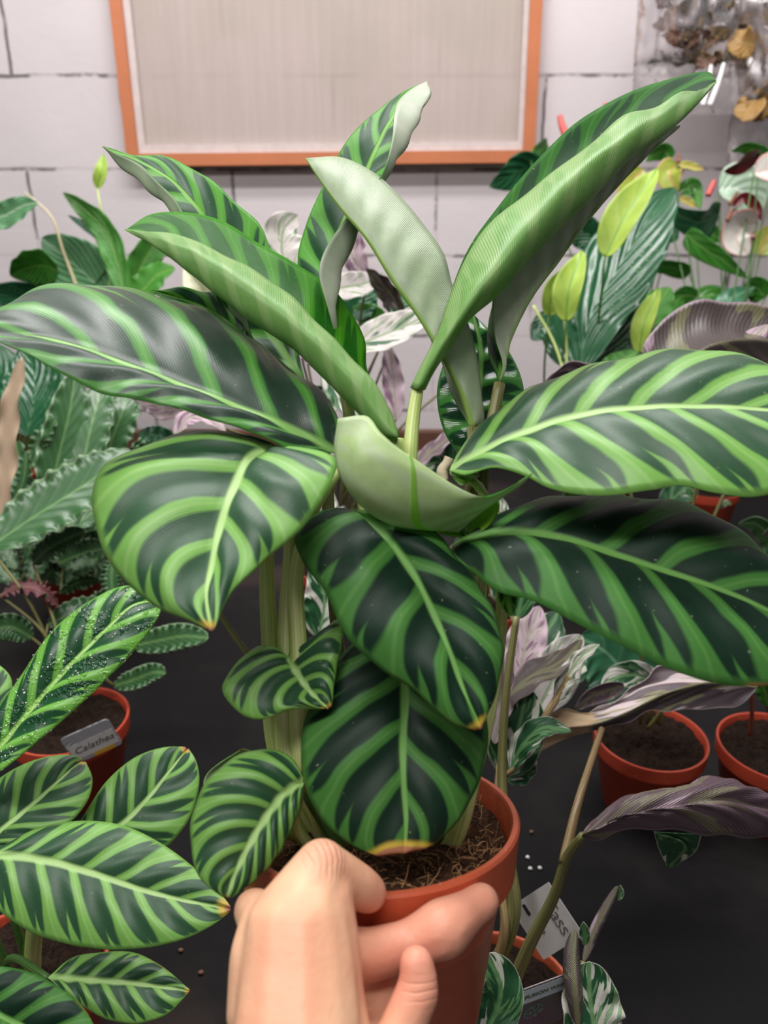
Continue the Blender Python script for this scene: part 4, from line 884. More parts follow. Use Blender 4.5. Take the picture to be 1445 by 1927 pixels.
# ------------------------------------------------------------------ anthuriums
ab = np.array([P(1330,960,1.55)[0], 1.46, TZ])
an = potted('potted_anthurium', 'anthurium with white, mint and maroon spathes at the right edge', 'potted plant', ab, .062, POTR, 33)
def aleaf(par, mid, w_, roll=0, mats=(ANTH, ANTH), cup=.12, shape='heart', seed=0, name='leaf', **kw): return sleaf(par, mid, w_, mats, roll=roll, cup=cup, shape=shape, N=5, s=.4, nu=36, nh=8, seed=seed, name=name, wave=.001, nw=2, **kw)
lv = [([(1352,405,1.6),(1310,418,1.58),(1280,405,1.57),(1256,378,1.56)], 34, 35, (ANTHD, ANTHD)), ([(1290,440,1.55),(1320,465,1.53),(1360,490,1.51),(1408,525,1.5)], 24, -30, (ANTH, ANTHD)),
      ([(1298,515,1.6),(1270,505,1.6),(1240,502,1.6),(1215,520,1.6)], 20, 40, (ANTH, ANTH)), ([(1260,415,1.62),(1262,440,1.62),(1275,452,1.62)], 34, 30, (LILY, ANTH)),
      ([(1310,450,1.62),(1335,440,1.62),(1360,455,1.62)], 22, 10, (ANTH, ANTH)), ([(1310,560,1.6),(1340,555,1.6),(1380,575,1.6),(1410,590,1.6)], 20, 30, (ANTH, ANTH)),
      ([(1445,300,1.65),(1425,285,1.65),(1400,278,1.65),(1375,285,1.65)], 16, 30, (ANTH, ANTH)), ([(1450,345,1.6),(1425,335,1.6),(1395,338,1.6)], 18, 30, (ANTH, ANTH)),
      ([(1430,480,1.6),(1440,450,1.6),(1460,420,1.6)], 26, 0, (ANTHY, ANTHY)), ([(1310,560,1.5),(1290,555,1.5),(1262,580,1.5),(1245,610,1.5)], 18, 20, (ANTH, ANTH)),
      ([(1440,560,1.55),(1420,540,1.55),(1395,560,1.55)], 24, 20, (ANTH, ANTH)), ([(1350,600,1.5),(1380,560,1.52),(1420,540,1.53)], 26, 20, (ANTHD, ANTH)),
      ([(1380,640,1.45),(1420,600,1.46),(1460,580,1.47)], 30, 20, (ANTH, ANTH))]
for i, (m_, w_, r_, mm) in enumerate(lv): aleaf(an, m_, w_, r_, mm, seed=120+i)
fl = [([(1378,390,1.58),(1400,372,1.57),(1420,385,1.57),(1432,415,1.57)], 10, 0, (ANTHM, ANTHM), None), ([(1352,360,1.6),(1385,355,1.6),(1415,380,1.6),(1428,400,1.6)], 46, 25, (ANTHV, ANTHV), ((1372,385),(1388,362))),
      ([(1425,418,1.5),(1395,425,1.5),(1385,450,1.5),(1408,480,1.5)], 34, 25, (ANTHW, ANTHW), ((1368,415),(1378,392))), ([(1430,290,1.56),(1405,302,1.55),(1385,315,1.55),(1362,322,1.55)], 18, 40, (ANTHM, ANTHM), None),
      ([(1418,325,1.5),(1450,318,1.5),(1490,320,1.5),(1510,340,1.5)], 30, 20, (ANTHW, ANTHW), None)]
for i, (m_, w_, r_, mm, sp) in enumerate(fl):
    aleaf(an, m_, w_, r_, mm, cup=.3, shape='ovate', name='spathe', seed=140+i)
    if sp: stem(an, PX((*sp[0], m_[0][2]-.02), (*sp[1], m_[0][2]-.02)), [.004, .0025], SPADB, name='spadix')
stem(an, PX((1332,368,1.52), (1340,350,1.52), (1344,340,1.52)), [.0055, .006, .004], SPADR, name='spadix')
stems_to(an, ab+np.array([0, 0, .10]), [l[0][0] for l in lv+fl], .0020, S_dark, .02, .03)
ab2 = np.array([.56, 1.78, TZ])
an2 = potted('potted_anthurium', 'anthurium with yellow-green pink-edged spathes behind the folded upright leaf', 'potted plant', ab2, .062, POTR, 34)
lv = [([(1012,330,1.7),(990,318,1.7),(955,335,1.7),(920,352,1.7)], 34, 20, (LILY, ANTH)), ([(1030,272,1.72),(1010,290,1.7),(1000,320,1.68)], 18, 40, (ANTH, ANTH)), ([(1280,365,1.6),(1300,350,1.6),(1318,395,1.6)], 16, 10, (ANTH, ANTH)),
      ([(1262,300,1.62),(1250,285,1.62),(1232,290,1.62),(1215,305,1.62)], 18, 30, (ANTH, ANTH))]
for i, (m_, w_, r_, mm) in enumerate(lv): aleaf(an2, m_, w_, r_, mm, seed=150+i)
fl = [([(1275,310,1.58),(1260,325,1.57),(1265,345,1.57),(1275,362,1.57)], 24, -10, (ANTHY, ANTHY)), ([(1275,308,1.57),(1295,312,1.57),(1325,320,1.57)], 8, 30, (ANTHY, ANTHY)), ([(1210,318,1.6),(1195,335,1.6),(1185,360,1.6),(1160,400,1.6)], 26, 0, (ANTHY, ANTHY)),
      ([(1278,372,1.56),(1292,378,1.56),(1310,390,1.56)], 7, 20, (ANTHY, ANTHY))]
for i, (m_, w_, r_, mm) in enumerate(fl): aleaf(an2, m_, w_, r_, mm, cup=.35, shape='ovate', name='spathe', seed=160+i)
stem(an2, PX((1276,306,1.57), (1277,290,1.57)), [.004, .003], SPADB, name='spadix')
stem(an2, PX((1066,258,1.7), (1058,238,1.7), (1053,218,1.7)), [.008, .008, .006], SPADR, name='spadix'); stem(an2, PX((1144,205,1.7), (1138,195,1.7)), [.007, .005], SPADR, name='spadix')
stems_to(an2, ab2+np.array([0, 0, .10]), [l[0][0] for l in lv+fl]+[(1070,268,1.7), (1148,215,1.7)], .0020, S_dark, .02, .03)

# ------------------------------------------------------------------ variegated plants
def vleaf(par, mid, w_, roll=0, mats=(W_top, W_under), cup=.2, seed=0, shape='ovate', **kw):
    return sleaf(par, mid, w_, mats, roll=roll, cup=cup, shape=shape, N=8, s=.45, nu=48, nh=10, seed=seed, ripple=.0006, wave=kw.pop('wave', .0015), nw=4, **kw)
mb = np.array([-.08, 1.10, TZ])
mv = potted('potted_variegated_plant', 'white, green and pink variegated calathea directly behind the held plant', 'potted plant', mb, .06, POTR, 35)
MG, WG = (W_top, W_pink), (W_top, W_under)
lv = [([(545,520,1.0),(530,470,1.0),(535,430,1.0),(560,404,1.0)], 44, 10, (W_white, W_pink)), ([(690,525,1.0),(672,490,1.0),(665,450,1.0),(655,415,1.0)], 26, 30, (W_pink, W_pink)), ([(610,545,.98),(650,540,.98),(695,530,.98),(720,515,.98)], 26, 20, (W_white, W_pink)),
      ([(755,600,.95),(740,560,.95),(715,530,.95),(690,505,.95)], 30, 50, (W_purple, W_pink)), ([(740,600,.95),(765,560,.95),(790,530,.95),(808,500,.95)], 28, 50, (W_green, W_purple)), ([(660,655,.9),(715,632,.9),(770,610,.9),(815,585,.9)], 36, 30, (W_white, W_top)),
      ([(745,790,.95),(742,730,.95),(735,680,.95),(728,640,.95)], 22, 20, (W_pink, W_pink)), ([(610,700,.9),(640,730,.9),(670,770,.9),(690,815,.9)], 34, 20, MG), ([(340,770,.85),(310,770,.85),(280,752,.85),(242,742,.85)], 22, 20, (W_pink, W_pink)),
      ([(330,820,.82),(350,790,.82),(385,785,.82),(425,812,.82)], 24, 50, (W_pink, W_purple)), ([(560,640,.9),(580,660,.9),(600,690,.9)], 24, 10, (W_pink, W_purple)), ([(660,600,1.1),(680,560,1.1),(700,530,1.1)], 36, 10, (LILY, LILYU)), ([(620,600,1.1),(650,560,1.1),(660,520,1.1)], 30, -10, MG),
      ([(720,640,1.1),(700,600,1.1),(660,580,1.1)], 26, 0, (LILYB, LILYU)), ([(560,790,.95),(600,760,.95),(650,740,.95)], 34, 0, MG), ([(770,900,.8),(800,860,.82),(835,830,.84),(860,800,.86)], 18, 40, (W_under, W_pink)), ([(850,880,.85),(830,870,.85),(800,875,.85)], 40, 0, (W_green, W_under)),
      ([(620,1000,.8),(600,960,.8),(620,920,.8)], 50, 0, MG), ([(600,1200,.8),(610,1120,.8),(590,1060,.8)], 40, 0, MG), ([(960,800,1.0),(930,790,1.0),(890,800,1.0)], 30, 10, (LILYB, LILYU)), ([(330,830,.9),(300,820,.9),(260,815,.9)], 18, 0, (LILY, LILYU)),
      ([(900,680,1.1),(860,660,1.1),(820,665,1.1)], 12, 20, (LILYB, LILYU)), ([(610,880,.9),(640,850,.9),(700,830,.9)], 40, 0, MG), ([(960,1020,.8),(940,980,.8),(935,930,.8)], 30, 20, MG)]
for i, (m_, w_, r_, mm) in enumerate(lv): vleaf(mv, m_, w_, r_, mm, seed=170+i)
stems_to(mv, mb+np.array([0, 0, .10]), [l[0][0] for l in lv], .002, S_brown, .03, .02)

# right-hand pot standing on the cloth, with long dusky leaves
r1 = np.array([P(1225,1378,.815)[0], P(1225,1378,.815)[1], TZ])
v1 = potted('potted_variegated_plant', 'variegated calathea with large purple-backed leaves in the red pot at the right', 'potted plant', r1, .0585, POTR, 36)
cleaf(v1, [(-1, [(1330,790,.72),(1250,720,.70),(1210,660,.70),(1240,610,.71),(1290,572,.72),(1370,566,.74),(1445,575,.76),(1560,590,.78)]),
           (0, [(1330,790,.70),(1300,740,.68),(1290,700,.67),(1320,660,.67),(1380,640,.68),(1445,640,.70),(1560,640,.74)]),
           (1, [(1330,790,.70),(1350,770,.68),(1370,740,.67),(1400,720,.67),(1440,710,.68),(1500,700,.70),(1560,680,.74)])], (W_purple, W_top), N=8, s=.2, bulge=-.01, ripple=.001, wave=.002, nw=5, seed=200)
vleaf(v1, [(1440,760,.74),(1425,700,.73),(1400,665,.72),(1445,610,.72)], 34, 30, (W_pink, W_purple), seed=201)
sleaf(v1, [(1120,760,.74),(1060,740,.74),(1010,735,.74),(960,760,.74)], 14, (W_under, W_top), roll=20, shape='lance', N=8, seed=202)
vleaf(v1, [(1160,760,.74),(1120,720,.74),(1080,705,.74),(1020,730,.74)], 34, 30, (W_under, W_top), seed=203)
# curled leaf with a dried end
cleaf(v1, [(-1, [(1425,1292,.70),(1330,1235,.69),(1240,1255,.68),(1180,1300,.67),(1110,1340,.66),(1060,1335,.655),(1010,1355,.65),(958,1404,.645)]),
           (0, [(1425,1293,.70),(1330,1285,.67),(1240,1310,.655),(1180,1340,.645),(1110,1365,.64),(1060,1370,.64),(1010,1385,.64),(958,1405,.645)]),
           (1, [(1425,1294,.70),(1400,1322,.69),(1300,1335,.675),(1230,1340,.665),(1170,1362,.66),(1115,1375,.66),(1060,1392,.655),(1005,1416,.65),(958,1406,.645)])], (W_dry, W_dry), N=8, s=.3, bulge=.008, ripple=.0012, wave=.002, nw=7, seed=204)
sleaf(v1, [(1175,1290,.72),(1140,1300,.72),(1110,1312,.72),(1082,1335,.72)], 20, (W_under, W_under), roll=20, bend=.9, shape='ovate', N=6, seed=205)
vleaf(v1, [(1240,1285,.75),(1200,1270,.74),(1160,1275,.73),(1130,1300,.72)], 26, 0, (W_top, W_under), seed=206)
sleaf(v1, [(1200,1320,.8),(1170,1260,.8),(1130,1220,.8),(1090,1200,.8)], 80, (ANTHD, ANTHD), roll=-10, shape='ovate', N=6, seed=207, wave=.003, nw=5)
stems_to(v1, r1+np.array([0, 0, .10]), [(1330,790,.71), (1440,760,.74), (1120,760,.74), (1160,760,.74), (1425,1292,.70), (1240,1285,.75), (1200,1320,.8)], .002, S_brown, .02)
# pot at the far right edge
r2 = np.array([P(1462,1400,.80)[0], P(1462,1400,.80)[1], TZ])
v2 = potted('potted_variegated_plant', 'red pot cut by the right edge with a thin reddish stem', 'potted plant', r2, .0585, POTR, 37)
stem(v2, [r2+np.array([-.03, 0, .10]), P(1415,1330,.78), P(1412,1290,.77), P(1408,1250,.77)], .0022, stem_mat('red_stem', srgb(110, 52, 44), srgb(140, 80, 60)))
stem(v2, [r2+np.array([0, -.02, .10]), P(1440,1300,.74), P(1440,1240,.73)], .003, S_brown)
vleaf(v2, [(1445,1330,.74),(1440,1300,.73),(1425,1270,.72),(1400,1262,.72)], 18, 20, (LILYB, LILYU), seed=210)
vleaf(v2, [(1480,1080,.95),(1450,1010,.95),(1420,985,.95),(1390,985,.95)], 24, 20, (WAVY, W_under), seed=211); vleaf(v2, [(1500,1040,.9),(1470,1000,.9),(1435,1005,.9)], 24, 40, (W_purple, W_top), seed=212)
stems_to(v2, r2+np.array([0, 0, .10]), [(1480,1080,.95), (1500,1040,.9)], .002, S_brown)

# two more pots further back between the leaves
for (px, py, d_, lab, sd) in ((1322, 948, 1.5, None, 0), (915, 1150, 1.10, 'red pot of young variegated plants half hidden under the right striped leaves', 39)):
    if lab is None: continue
    b = np.array([P(px, py, d_)[0], P(px, py, d_)[1], TZ]); t = potted('potted_variegated_plant', lab, 'potted plant', b, .06, POTR, sd)
    for i, (m_, w_, r_) in enumerate([([(930,1130,1.05),(960,1100,1.05),(990,1060,1.05)], 30, 10), ([(1000,1260,.95),(1030,1210,.95),(1060,1180,.95)], 40, -10), ([(900,1100,1.0),(880,1050,1.0),(870,1000,1.0)], 30, 0), ([(1050,1290,.95),(1085,1260,.95),(1110,1230,.95),(1128,1215,.95)], 26, 30)]):
        vleaf(t, m_, w_, r_, (W_green, W_under), seed=220+i)
    stems_to(t, b+np.array([0, 0, .10]), [(930,1130,1.05), (1000,1260,.95), (900,1100,1.0), (1050,1290,.95)], .002, S_brown)
sleaf(an, [(1355,955,1.3),(1360,950,1.29),(1370,946,1.28),(1376,950,1.28)], 6, (W_top, W_under), roll=10, shape='ovate', seed=3)
vleaf(an, [(1250,960,1.3),(1270,935,1.3),(1290,920,1.3),(1305,945,1.3)], 26, 10, (W_green, W_under), seed=230)

# variegated plant bottom right with its two labels
f0 = np.array([P(940,1850,.535)[0], P(940,1850,.535)[1], TZ])
fv = potted('potted_variegated_plant', 'white-splashed calathea with rolled purple new leaves behind the lifted pot', 'potted plant', f0, .0575, POT, 38)
cleaf(fv, [(-1, [(1095,1570,.50),(1120,1545,.505),(1180,1500,.51),(1260,1488,.515),(1350,1462,.52),(1400,1490,.525),(1470,1495,.53),(1560,1540,.54)]),
           (0, [(1095,1572,.49),(1130,1560,.488),(1200,1535,.485),(1280,1520,.485),(1360,1505,.49),(1420,1520,.50),(1560,1545,.54)]),
           (1, [(1095,1574,.49),(1118,1582,.49),(1160,1566,.488),(1240,1562,.49),(1330,1570,.495),(1445,1578,.505),(1560,1548,.54)])], (W_under, W_purple), N=8, s=.35, bulge=.012, ripple=.0012, wave=.001, seed=240)
cleaf(fv, [(-1, [(1230,1565,.52),(1240,1600,.525),(1255,1630,.53)]), (0, [(1230,1565,.52),(1290,1590,.52),(1262,1632,.53)]), (1, [(1320,1570,.52),(1310,1600,.525),(1265,1632,.53)])], (W_green, W_green), N=5, s=.2, bulge=.003, seed=241, nu=24, nh=6)
vleaf(fv, [(1170,2010,.45),(1125,1950,.45),(1110,1880,.455),(1108,1810,.46)], 62, -25, (W_top, W_under), seed=242, shape='strap', cup=.1)
vleaf(fv, [(880,1970,.43),(925,1920,.435),(942,1860,.44),(915,1795,.445)], 44, -20, (W_green, W_under), seed=243, shape='strap')
vleaf(fv, [(960,1450,.58),(985,1400,.58),(1020,1370,.58),(1075,1375,.58)], 26, 30, (W_green, W_under), seed=244)
lv = [([(925,1370,.60),(955,1315,.61),(1000,1272,.62),(1050,1248,.63),(1096,1203,.65)], 30, 35, (W_purple, W_top)), ([(1010,1340,.64),(1035,1290,.65),(1060,1240,.66),(1095,1195,.67)], 44, -10, (W_white, W_under)), ([(975,1290,.66),(985,1230,.67),(1000,1180,.68),(1015,1140,.69)], 40, 10, (W_pink, W_pink)),
      ([(1010,1330,.70),(1020,1260,.70),(1030,1190,.71),(1050,1150,.72)], 46, -10, (W_green, W_under)), ([(1045,1320,.62),(1070,1270,.62),(1100,1230,.62),(1128,1212,.62)], 20, 40, (W_white, W_top)), ([(950,1460,.60),(970,1390,.60),(985,1330,.61),(990,1290,.62)], 50, 0, (W_green, W_under)),
      ([(955,1470,.60),(985,1440,.60),(1000,1410,.60)], 28, 10, (W_top, W_pink)), ([(930,1400,.59),(945,1330,.59),(955,1260,.59),(975,1200,.6)], 24, 40, (W_pink, W_under))]
for i, (m_, w_, r_, mm) in enumerate(lv): vleaf(fv, m_, w_, r_, mm, seed=250+i)
fs = f0+np.array([0, 0, .095])
stem(fv, [fs+np.array([-.01, .0, 0]), P(968,1700,.535), P(955,1600,.545), P(945,1480,.56), P(950,1330,.57), P(972,1160,.58)], [.0055,.005,.004,.0035,.003,.0026], S_brown)
stem(fv, [fs+np.array([.005, -.005, 0]), P(1000,1770,.515), P(1045,1680,.51), P(1068,1610,.505), P(1097,1572,.492)], [.005,.0045,.004,.0034,.0026], S_brown)
stem(fv, [P(1060,1625,.506), P(1085,1520,.53), P(1110,1440,.56), P(1132,1372,.60)], [.0036,.003,.0026,.0024], S_twig)
stem(fv, [fs+np.array([-.012, -.005, 0]), P(950,1740,.53), P(940,1640,.55), P(935,1500,.57), P(940,1440,.58)], [.004,.0035,.003,.0028,.0026], S_twig)
stem(fv, [P(950,1460,.58), P(975,1440,.58), P(1000,1400,.585), P(1020,1360,.59), P(1050,1310,.62), P(1075,1270,.62)], [.002,.0024,.0028,.003,.003,.0028], S_twig)
stems_to(fv, fs, [(1060,1990,.46), (890,1960,.44)], .002, S_brown, .0)
vleaf(fv, [(972,1165,.58),(990,1100,.585),(1020,1050,.59),(1070,1010,.60)], 34, 10, (W_green, W_under), seed=264)
# rolled young leaves
sleaf(fv, [(1098,1810,.47),(1115,1760,.475),(1140,1710,.48),(1162,1668,.485)], 26, (W_under, W_under), bend=2.9, roll=180, shape='strap', N=6, seed=260)
sleaf(fv, [(1088,1930,.44),(1082,1860,.445),(1078,1800,.455),(1082,1750,.465)], 42, (W_under, W_purple), bend=2.6, roll=170, shape='strap', N=6, seed=261)
sleaf(fv, [(1162,1695,.484),(1168,1680,.484),(1166,1665,.485)], 8, (W_green, W_green), roll=40, shape='lance', seed=262)
sleaf(fv, [(1100,1780,.468),(1100,1755,.468),(1098,1735,.468)], 10, (W_green, W_top), roll=10, shape='lance', seed=263)
stem(fv, [fs+np.array([.02, -.02, 0]), P(1050,1880,.49), P(1080,1880,.46), P(1098,1810,.47)], [.003,.003,.0026,.0022], S_brown)

# ------------------------------------------------------------------ labels stuck in the pots
def text_mesh(name, body, size, M, mat, parent, shear=0.0, sx=1.0, bold=0.0):
    cu = bpy.data.curves.new(name, 'FONT'); cu.body = body; cu.size = size; cu.extrude = 0.00008; cu.shear = shear; cu.offset = bold
    cu.align_x = 'CENTER'; cu.align_y = 'CENTER'
    t = bpy.data.objects.new(name+'_src', cu); C.objects.link(t); bpy.context.view_layer.update()
    me = bpy.data.meshes.new_from_object(t.evaluated_get(bpy.context.evaluated_depsgraph_get()))
    v = [list(M @ Vector((q.co.x*sx, q.co.y, q.co.z))) for q in me.vertices]; f = [list(p.vertices) for p in me.polygons]
    bpy.data.objects.remove(t); bpy.data.curves.remove(cu); bpy.data.meshes.remove(me)
    return mk(name, v, f, mat, parent, False)
def card_frame(tl, tr, bl):
    """matrix whose x runs along the top, y up the card, z out of its face; origin at the centre"""
    tl, tr, bl = map(lambda q: Vector(tuple(P(*q))), (tl, tr, bl))
    x = (tr-tl); Wd = x.length; x.normalize(); y = (tl-bl); y -= x*y.dot(x); Hd = y.length; y.normalize(); z = x.cross(y)
    c = tl+x*Wd/2-y*Hd/2
    return Matrix(((x.x, y.x, z.x, c.x), (x.y, y.y, z.y, c.y), (x.z, y.z, z.z, c.z), (0, 0, 0, 1))), Wd, Hd
def card(parent, M, Wd, Hd, mat, rad=0.004, t=0.0007, name='card', stake=0.0):
    o2 = []
    for cx_, cy_, a0 in ((Wd/2-rad, Hd/2-rad, 0), (-Wd/2+rad, Hd/2-rad, 90), (-Wd/2+rad, -Hd/2+rad, 180), (Wd/2-rad, -Hd/2+rad, 270)):
        for k in range(6):
            a = math.radians(a0+k*18); o2.append((cx_+rad*math.cos(a), cy_+rad*math.sin(a)))
    n = len(o2); v = [list(M @ Vector((x, y, 0))) for x, y in o2]+[list(M @ Vector((x, y, -t))) for x, y in o2]
    f = [list(range(n)), list(range(2*n-1, n-1, -1))]+[(i, n+i, n+(i+1) % n, (i+1) % n) for i in range(n)]
    return mk(name, v, f, mat, parent, False)
def quad_on(parent, M, x0, y0, x1, y1, mat, name, z=0.0002):
    bm = bmesh.new(); box_bm(bm, (x0, y0, 0.00003), (x1, y1, z), M); return from_bm(name, bm, mat, parent)
INK = simple('dark_ink', srgb(48, 46, 50), 0.6); WHITEC = simple('white_card', srgb(214, 210, 208), 0.5)
# "Calathea" tag
M, Wd, Hd = card_frame((112,1392,.765), (202,1352,.775), (118,1450,.785))
q = NT('grey_swirl_print'); ob = q.obj(); wv_ = q.n('ShaderNodeTexWave'); wv_.wave_type = 'RINGS'; q.set(wv_.inputs['Vector'], ob); wv_.inputs['Scale'].default_value = 130; wv_.inputs['Distortion'].default_value = 9; wv_.inputs['Detail'].default_value = 1; wv_.inputs['Detail Scale'].default_value = 0.4
GREYC = q.done(q.bsdf(q.mix(wv_.outputs['Fac'], srgb(132, 132, 138), srgb(196, 196, 200)), 0.4))
tg = thing('plant_tag', 'grey patterned name tag reading Calathea in the left red pot', 'plant tag', M.translation)
cd = card(tg, M, Wd, Hd, GREYC); quad_on(tg, M, -Wd*.47, -Hd*.38, Wd*.47, Hd*.14, WHITEC, 'name_band')
text_mesh('lettering', 'Calathea', Wd*.24, M @ Matrix.Translation((0, -Hd*.10, .0003)), INK, cd, shear=.35)
quad_on(tg, M, -Wd*.1, -Hd*.5, Wd*.34, -Hd*.36, simple('yellow_print', srgb(214, 168, 60), .5), 'yellow_print', .0003)
# white hand-written tag
M, Wd, Hd = card_frame((1032,1660,.545), (1098,1760,.53), (1012,1790,.545))
tg = thing('plant_tag', 'white hand-written tag standing upright in the lower right pot', 'plant tag', M.translation)
cd = card(tg, M, Wd, Hd, WHITEC, rad=.001); text_mesh('handwriting', 'Tass', Wd*.34, M @ Matrix.Translation((Wd*.04, Hd*.24, .0003)), simple('grey_pen', srgb(110, 104, 104), .6), cd)
quad_on(tg, M, -Wd*.42, -Hd*.26, -Wd*.22, -Hd*.19, INK, 'printed_mark'); text_mesh('printed_letter', 'n', Wd*.16, M @ Matrix.Translation((Wd*.12, -Hd*.16, .0003)), INK, tg)
# "FUSION WHITE" label
M, Wd, Hd = card_frame((978,1880,.452), (1072,1845,.462), (955,1945,.465))
tg = thing('plant_tag', 'printed label reading FUSION WHITE at the front of the lower right pot', 'plant tag', M.translation)
q = NT('photo_print'); ob = q.obj(); GR = q.done(q.bsdf(q.mix(q.ss(q.noise(ob, 40, 2), .4, .65), srgb(92, 84, 84), srgb(104, 72, 92)), .35))
cd = card(tg, M, Wd, Hd*1.5, GR, rad=.003); quad_on(tg, M, -Wd*.46, Hd*.28, Wd*.46, Hd*.70, simple('pale_blue_band', srgb(206, 216, 226), .4), 'title_band')
text_mesh('lettering', 'FUSION WHITE', Wd*.135, M @ Matrix.Translation((Wd*.06, Hd*.48, .0004)), simple('green_ink', srgb(84, 112, 76), .5), cd, bold=.0001)
bm = bmesh.new()
for k in range(13):
    a = math.radians(25+k*10.8); a2 = math.radians(25+(k+1)*10.8); r0, r1_ = Wd*.035, Wd*.055
    cx_, cy_ = -Wd*.39, Hd*.44
    if k < 12: bm.faces.new([bm.verts.new(M @ Vector((cx_+r*math.cos(t)*1.3, cy_+r*math.sin(t), .0004))) for r, t in ((r0, a), (r1_, a), (r1_, a2), (r0, a2))])
from_bm('emblem', bm, simple('bronze_ink', srgb(150, 120, 70), .5), tg)
bm = bmesh.new(); rr = random.Random(4)
for k in range(90):
    r = Wd*.2*math.sqrt(rr.random()); a = rr.random()*6.283; x_, y_ = -Wd*.18+r*math.cos(a), -Hd*.05+r*math.sin(a); b = rr.random()*3.14; s_ = Wd*.022
    bm.faces.new([bm.verts.new(M @ Vector((x_+s_*math.cos(b+j*1.57)*(1 if j % 2 else .5), y_+s_*math.sin(b+j*1.57)*(1 if j % 2 else .5), .0003))) for j in range(4)])
from_bm('leaf_picture', bm, simple('mint_ink', srgb(120, 172, 146), .5), tg)

# ------------------------------------------------------------------ clear bags of dried plants, top right
PLA = plastic_mat()
def bag(x0, y0, x1, y1, d, seed):
    nu, nv = 60, 50; v, f = [], []
    for i in range(nu+1):
        for j in range(nv+1):
            x = x0+(x1-x0)*j/nv+(18*(i/nu) if j == 0 else 0)-22*(i/nu)*(1-j/nv); y = y0+(y1-y0)*i/nu
            b = math.sin(math.pi*j/nv)**.6*math.sin(math.pi*min(1, i/nu+.25))**.6
            z = mnoise.noise(Vector((x*.016, y*.010, seed)))*.03+mnoise.noise(Vector((x*.05, y*.03, seed+5)))*.010
            v.append(PY(x, y, d-.09*b-z*(.4+b)))
    for i in range(nu):
        for j in range(nv): a = i*(nv+1)+j; f.append((a, a+1, a+nv+2, a+nv+1))
    return v, f
bg = thing('plastic_bag', 'clear crinkled plastic bag hanging by the wall at the top right', 'plastic bag', PY(1330,150,1.88))
v, f = bag(1205, -160, 1400, 215, 1.90, 2.0); mk('film', v, f, PLA, bg)
for a, b in (((1362,118), (1335,198)), ((1338,122), (1322,198))):
    stem(bg, PX((*a, 1.60), ((a[0]+b[0])/2+2, (a[1]+b[1])/2, 1.60), (*b, 1.60)), [.003, .0045, .005], simple('white_glare', srgb(245, 240, 242), .3), name='glare_strip', flat=.4)  # white strips standing in for tube glare on the film
bg2 = thing('plastic_bag', 'second clear plastic bag at the right edge around amber leaves', 'plastic bag', PY(1440,200,1.9))
v, f = bag(1385, -160, 1540, 350, 1.93, 7.0); mk('film', v, f, PLA, bg2)
BR = plainleaf('dried_brown_leaf', srgb(128, 104, 76), srgb(160, 140, 108), .5, .5, 1.0, .2); BR2 = plainleaf('dried_amber_leaf', srgb(176, 136, 76), srgb(190, 160, 110), .5, .5, 1.0, .2); BR3 = plainleaf('dried_umber_leaf', srgb(112, 78, 64), srgb(140, 110, 90), .5, .5, 1.0, .2); PK = plainleaf('pink_root', srgb(226, 176, 166), srgb(236, 200, 190), .5, .3, 1.0, .2)
rr = random.Random(9)
dp = thing('dried_plant', 'bunch of dried brown leaves inside the clear hanging bag', 'dried plant', PY(1310,60,1.88))
for k in range(34):
    x, y = rr.gauss(1285, 32), rr.gauss(48, 40); a = rr.random()*6.28; L = rr.uniform(25, 55); d_ = 1.89/(CP+SP*(963.5-y)/F)+rr.uniform(-.03, .03)
    y = min(y, 105); sleaf(dp, [(x, y, d_), (x+L*.5*math.cos(a), y+L*.5*math.sin(a), d_-.01), (x+L*math.cos(a+.4), y+L*math.sin(a+.4)*.7, d_)], rr.uniform(9, 18), (rr.choice((BR, BR, BR3)), rr.choice((BR, BR3))), roll=rr.uniform(-50, 50), shape='ovate', seed=k, nu=16, nh=4, wave=.004, nw=3)
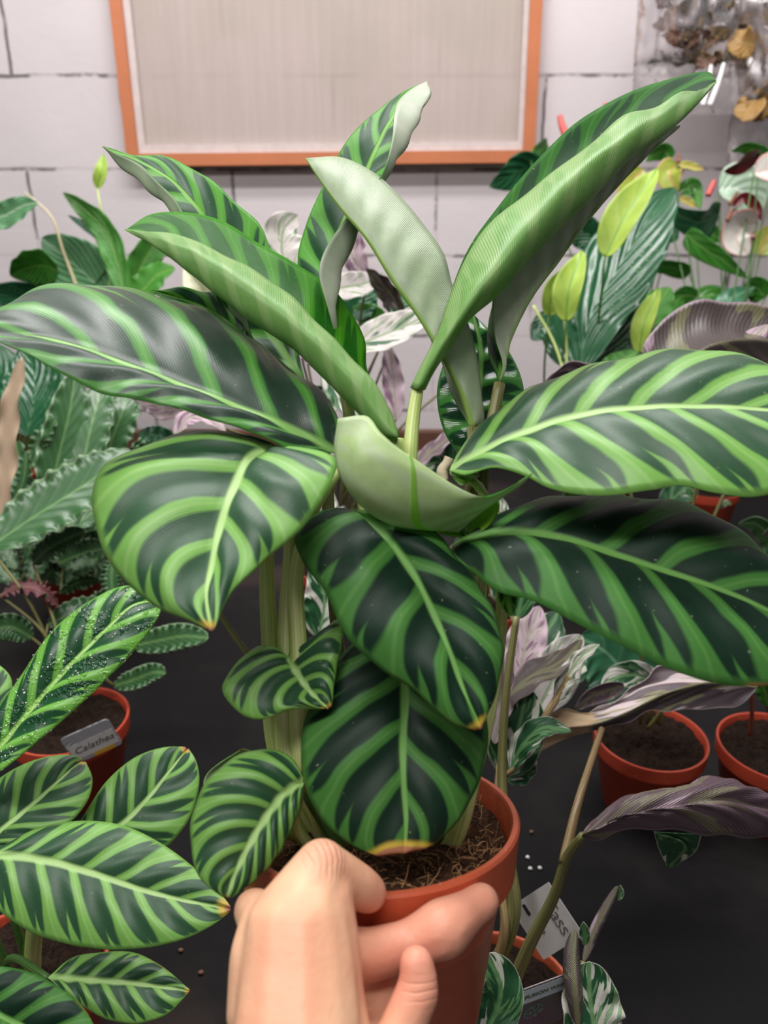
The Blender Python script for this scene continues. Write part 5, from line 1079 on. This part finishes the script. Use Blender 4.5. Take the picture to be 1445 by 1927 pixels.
for k in range(7):
    x, y = rr.uniform(1262, 1320), rr.uniform(110, 138); sleaf(dp, [(x, y, 1.70), (x+12, y-14, 1.69), (x+24, y-34, 1.70)], 7, (PK, PK), roll=rr.uniform(-40, 40), shape='lance', seed=k, nu=14, nh=4, name='root')
dp2 = thing('dried_plant', 'bunch of amber leaves in the bag at the right edge', 'dried plant', PY(1430,180,1.9))
for k in range(20):
    x, y = rr.gauss(1435, 22), rr.uniform(-20, 200); a = rr.random()*6.28; L = rr.uniform(30, 60); d_ = 1.91/(CP+SP*(963.5-y)/F)+rr.uniform(-.03, .03)
    x = max(x, 1402); sleaf(dp2, [(x, y, d_), (x+L*.5*math.cos(a), y+L*.5*math.sin(a), d_-.01), (x+L*math.cos(a+.4), y+L*math.sin(a+.4)*.7, d_)], rr.uniform(20, 32), (BR2 if y > 70 else BR, BR2), roll=rr.uniform(-50, 50), shape='ovate', seed=k, nu=16, nh=4, wave=.004, nw=3)

# ------------------------------------------------------------------ litter on the cloth
for i, (x, y, c_) in enumerate(((993,1613,'w'), (998,1634,'w'), (1016,1633,'w'), (1000,1565,'b'), (340,1788,'b'), (378,1830,'b'), (1030,1735,'w'))):
    p = on_bench(x, y, .002); bm = bmesh.new(); bmesh.ops.create_icosphere(bm, subdivisions=2, radius=.0018 if c_ == 'w' else .0019)
    for vv in bm.verts: vv.co *= 1+.35*mnoise.noise(vv.co*700+Vector((i*3.1, 0, 0)))
    bmesh.ops.scale(bm, vec=(1.2, 1, .8), verts=bm.verts); bmesh.ops.translate(bm, vec=Vector(tuple(p)), verts=bm.verts)
    o = from_bm('perlite_grain' if c_ == 'w' else 'bark_chip', bm, simple('perlite', srgb(220, 222, 220), .8) if c_ == 'w' else simple('bark', srgb(120, 88, 66), .9), None, True)
    if c_ == 'w': tag(o, 'tiny white grain lying on the black cloth right of the lifted pot', 'litter', 'white grains on the black cloth')
    else: tag(o, ['', '', '', 'brown bark chip on the black cloth right of the lifted pot', 'pale brown chip on the cloth just below the large lower left leaf', 'brown chip on the cloth beside the wrist, the lower one', ''][i], 'litter')
